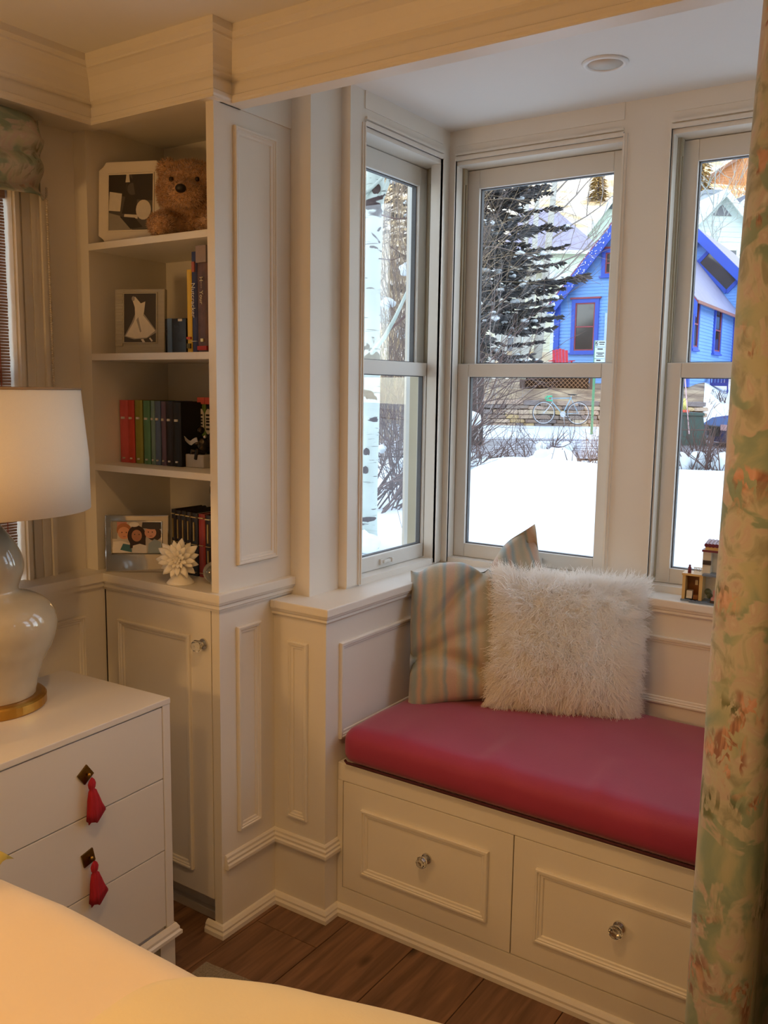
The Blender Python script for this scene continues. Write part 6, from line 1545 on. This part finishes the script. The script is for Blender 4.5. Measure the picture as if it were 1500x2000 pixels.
# slim aspens by the blue house
for i, (pa, lab) in enumerate((([(1048, 712, 28.8), (1060, 600, 28.8), (1072, 470, 28.8), (1086, 330, 28.8), (1092, 200, 28.8)], 'slim aspen nearest the corner of the blue house'), ([(1018, 740, 28.6), (1032, 640, 28.6), (1040, 560, 28.6), (1052, 330, 28.6)], 'slim grey aspen between the spruce and the blue house'), ([(1002, 740, 28.7), (1014, 640, 28.7), (1026, 480, 28.7), (1030, 300, 28.7)], 'pale aspen trunk, second from the spruce'), ([(978, 740, 28.5), (985, 660, 28.5), (1002, 480, 28.5)], 'stout short aspen trunk below the spruce boughs'), ([(950, 745, 28.4), (962, 690, 28.4), (975, 640, 28.4), (985, 500, 28.4)], 'leaning aspen trunk at the left of the grove'))):
    P0 = trunk_path(pa); t = thing('slim_aspen', lab, 'tree', P0[0], 'aspens beside the blue house'); rn = random.Random(60 + i)
    o = MB().tube(P0, [.15 - .08 * k / (len(P0) - 1) for k in range(len(P0))], 12).build('trunk', M('grey_aspen_bark', srgb(186, 184, 172), .8, var=.15, scale=5, col2=srgb(214, 212, 200), stretch=(1, 1, 5)), t, smooth=True); o.location = -P0[0]
    b = MB()
    if i == 0:
        for (px, py, a_) in ((1068, 520, .5), (1072, 470, .9), (1078, 420, .6), (1082, 380, 1.0), (1086, 350, .7), (1066, 555, .9), (1084, 360, -.8), (1076, 440, -.6)):
            twigs(b, at(px, py, 28.8), RT * math.copysign(1, a_) + Vector((0, 0, abs(a_) * .6)), 2.4, .03, 3, rn, .5, 3, 5, .08)
    else:
        for k in range(5): q = P0[-1].lerp(P0[1], rn.random() * .8); twigs(b, q, RT * rn.choice((-1, 1)) + Vector((0, 0, .8)), 1.4, .02, 2, rn, .5, 3)
    o = b.build('twigs', M('grey_branch', srgb(150, 140, 132), .85, var=.1), t, fix=False, kind='stuff'); o.location = -P0[0]
# far golden conifer and hillside trees
def cone_tree(label, base, h, r, seed, mat, group='trees on the sunlit hillside'):
    t = thing('hillside_conifer', label, 'tree', base, group); rn = random.Random(seed)
    MB().tube([(0, 0, -1), (0, 0, h)], [.2, .03], 6).build('trunk', n2, t); b = MB()
    for i in range(900):
        z = rn.uniform(.12, 1); a = rn.uniform(0, 2 * PI); rr_ = r * (1 - z) * rn.uniform(.4, 1.05) + .1; p = Vector((rr_ * math.cos(a), rr_ * math.sin(a), z * h)); d = Vector((math.cos(a), math.sin(a), -.35)).normalized() * rn.uniform(.4, .9); s_ = Vector((-d.y, d.x, 0)) * .3; n0 = len(b.v)
        b.v += [tuple(p - s_), tuple(p + s_), tuple(p + d)]; b.f.append((n0, n0 + 1, n0 + 2)); b.mi.append(0)
    b.build('foliage', mat, t, fix=False, kind='stuff'); return t
gold = M('sunlit_conifer', srgb(176, 150, 90), .9, var=.25, scale=1)
cone_tree('golden conifer on the hill between the bare branches and pale gable', at(1164, 470, 90), 7.5, 1.5, 71, gold)
cone_tree('hillside conifer at the left of the right window', at(1366, 440, 95), 8.5, 1.7, 72, gold)
cone_tree('dark conifer high on the hill seen through the left window', at(800, 520, 60), 12, 3.0, 73, M('dusky_conifer', srgb(110, 100, 92), .9, var=.2))
shrub('bare golden shrub beneath the brown house up the hill', 1462, 425, 92, 5.5, 30, 1.5, 74, M('golden_twig', srgb(190, 140, 90), .9, var=.2), (0, 0), 0, .1, .35, 1, 'trees on the sunlit hillside', name='hillside_shrub', thick=.07)
shrub('bare sapling in front of the white gable', 1402, 560, 50, 5.2, 3, .1, 75, M('pale_twig', srgb(170, 176, 172), .9, var=.1), (0, 0), 0, .1, .1, 3, 'trees on the sunlit hillside', name='hillside_sapling', thick=.06, nsub=4)
# ================================================================== DRIVE: BOX, CONE, STAKE, CAR
ub = thing('utility_box', 'dark green utility box half buried in snow by the drive', 'utility box', at(1338, 852, 22.5)); ub.rotation_euler.z = -YAW
gm = M('utility_green', srgb(74, 96, 88), .5, var=.06)
MB().prism([(-.55, -.25), (.48, -.25), (.34, .55), (-.42, .55)], lambda p: Vector((p[0], -.25, p[1])), lambda p: Vector((p[0], .35, p[1]))).build('cabinet', gm, ub, bevel=.02)
MB().prism([(-.46, .53), (.38, .53), (.34, .60), (-.42, .60)], lambda p: Vector((p[0], -.29, p[1])), lambda p: Vector((p[0], .38, p[1]))).build('lid', gm, ub)
yc_ = thing('marker_cone', 'yellow marker cone with orange base on the green box', 'cone', at(1334, 811, 22.5) + Vector((0, 0, .0))); om = M('orange_plastic', srgb(236, 96, 70), .5, var=.05)
MB().box(-.19, .19, -.19, .19, 0, .05).build('base', om, yc_); MB().lathe([(.16, .05), (.13, .14)], n=20).build('orange_band', om, yc_, smooth=True); MB().lathe([(.13, .14), (.05, .42), (0, .42)], n=20).build('yellow_top', M('yellow_plastic', srgb(236, 226, 130), .5, var=.05), yc_, smooth=True)
st0 = at(1347, 832, 22.1); st1 = at(1335, 700, 22.1)
stk = thing('snow_stake', 'thin leaning snow stake of pale pink beside the green box', 'stake', st0)
MB().tube([(0, 0, -.2), st1 - st0], .016, 6).build('rod', M('pink_rod', srgb(226, 190, 190), .5, var=.05), stk); MB().tube([(st1 - st0) * .9, st1 - st0], .019, 6).build('reflective_tip', M('orange_tip', srgb(230, 120, 90), .5, var=.05), stk)
car = thing('parked_car', 'parked navy car nose-in behind the snow, cut by the curtain', 'car', at(1420, 884, 21.5)); car.rotation_euler.z = -YAW + .05
body = [(0, .22), (.02, .62), (.28, .80), (1.15, .92), (1.75, 1.42), (3.1, 1.45), (3.8, .98), (4.3, .90), (4.35, .25)]
navy = M('navy_car_paint', srgb(48, 54, 96), .25, var=.05, coat=.5); glz = M('windscreen', srgb(120, 128, 120), .1, var=.1)
MB().prism(body, lambda p: Vector((p[0], 0, p[1])), lambda p: Vector((p[0], 1.7, p[1]))).build('body', navy, car, bevel=.05)
MB().prism([(1.25, .96), (1.76, 1.38), (1.82, 1.38), (1.82, .96)], lambda p: Vector((p[0], -.012, p[1])), lambda p: Vector((p[0], 1.712, p[1]))).build('side_glass', glz, car)
MB().add([(1.14, .10, .945), (1.14, 1.6, .945), (1.70, 1.52, 1.41), (1.70, .18, 1.41)], [(0, 1, 2, 3)]).build('windscreen', glz, car).location = (-.02, 0, .012)
for x_ in (.8, 3.5):
    for y_ in (-.02, 1.52): MB().lathe([(0, 0), (.20, 0), (.32, .0), (.34, .04), (.34, .16), (.32, .2), (0, .2)], n=24, T=lambda p: Vector((x_ + p.x, y_ + p.z, .32 + p.y))).build('wheel', M('car_tyre', (.03, .03, .03), .7, var=.1), car, smooth=False)
MB().box(-.02, .10, .08, .42, .52, .66).build('headlight', M('lamp_lens', srgb(200, 160, 160), .2, var=.1), car); MB().box(-.03, .1, .5, 1.2, .36, .6).build('grille', M('black_grille', (.03, .03, .03), .4, var=.1), car)
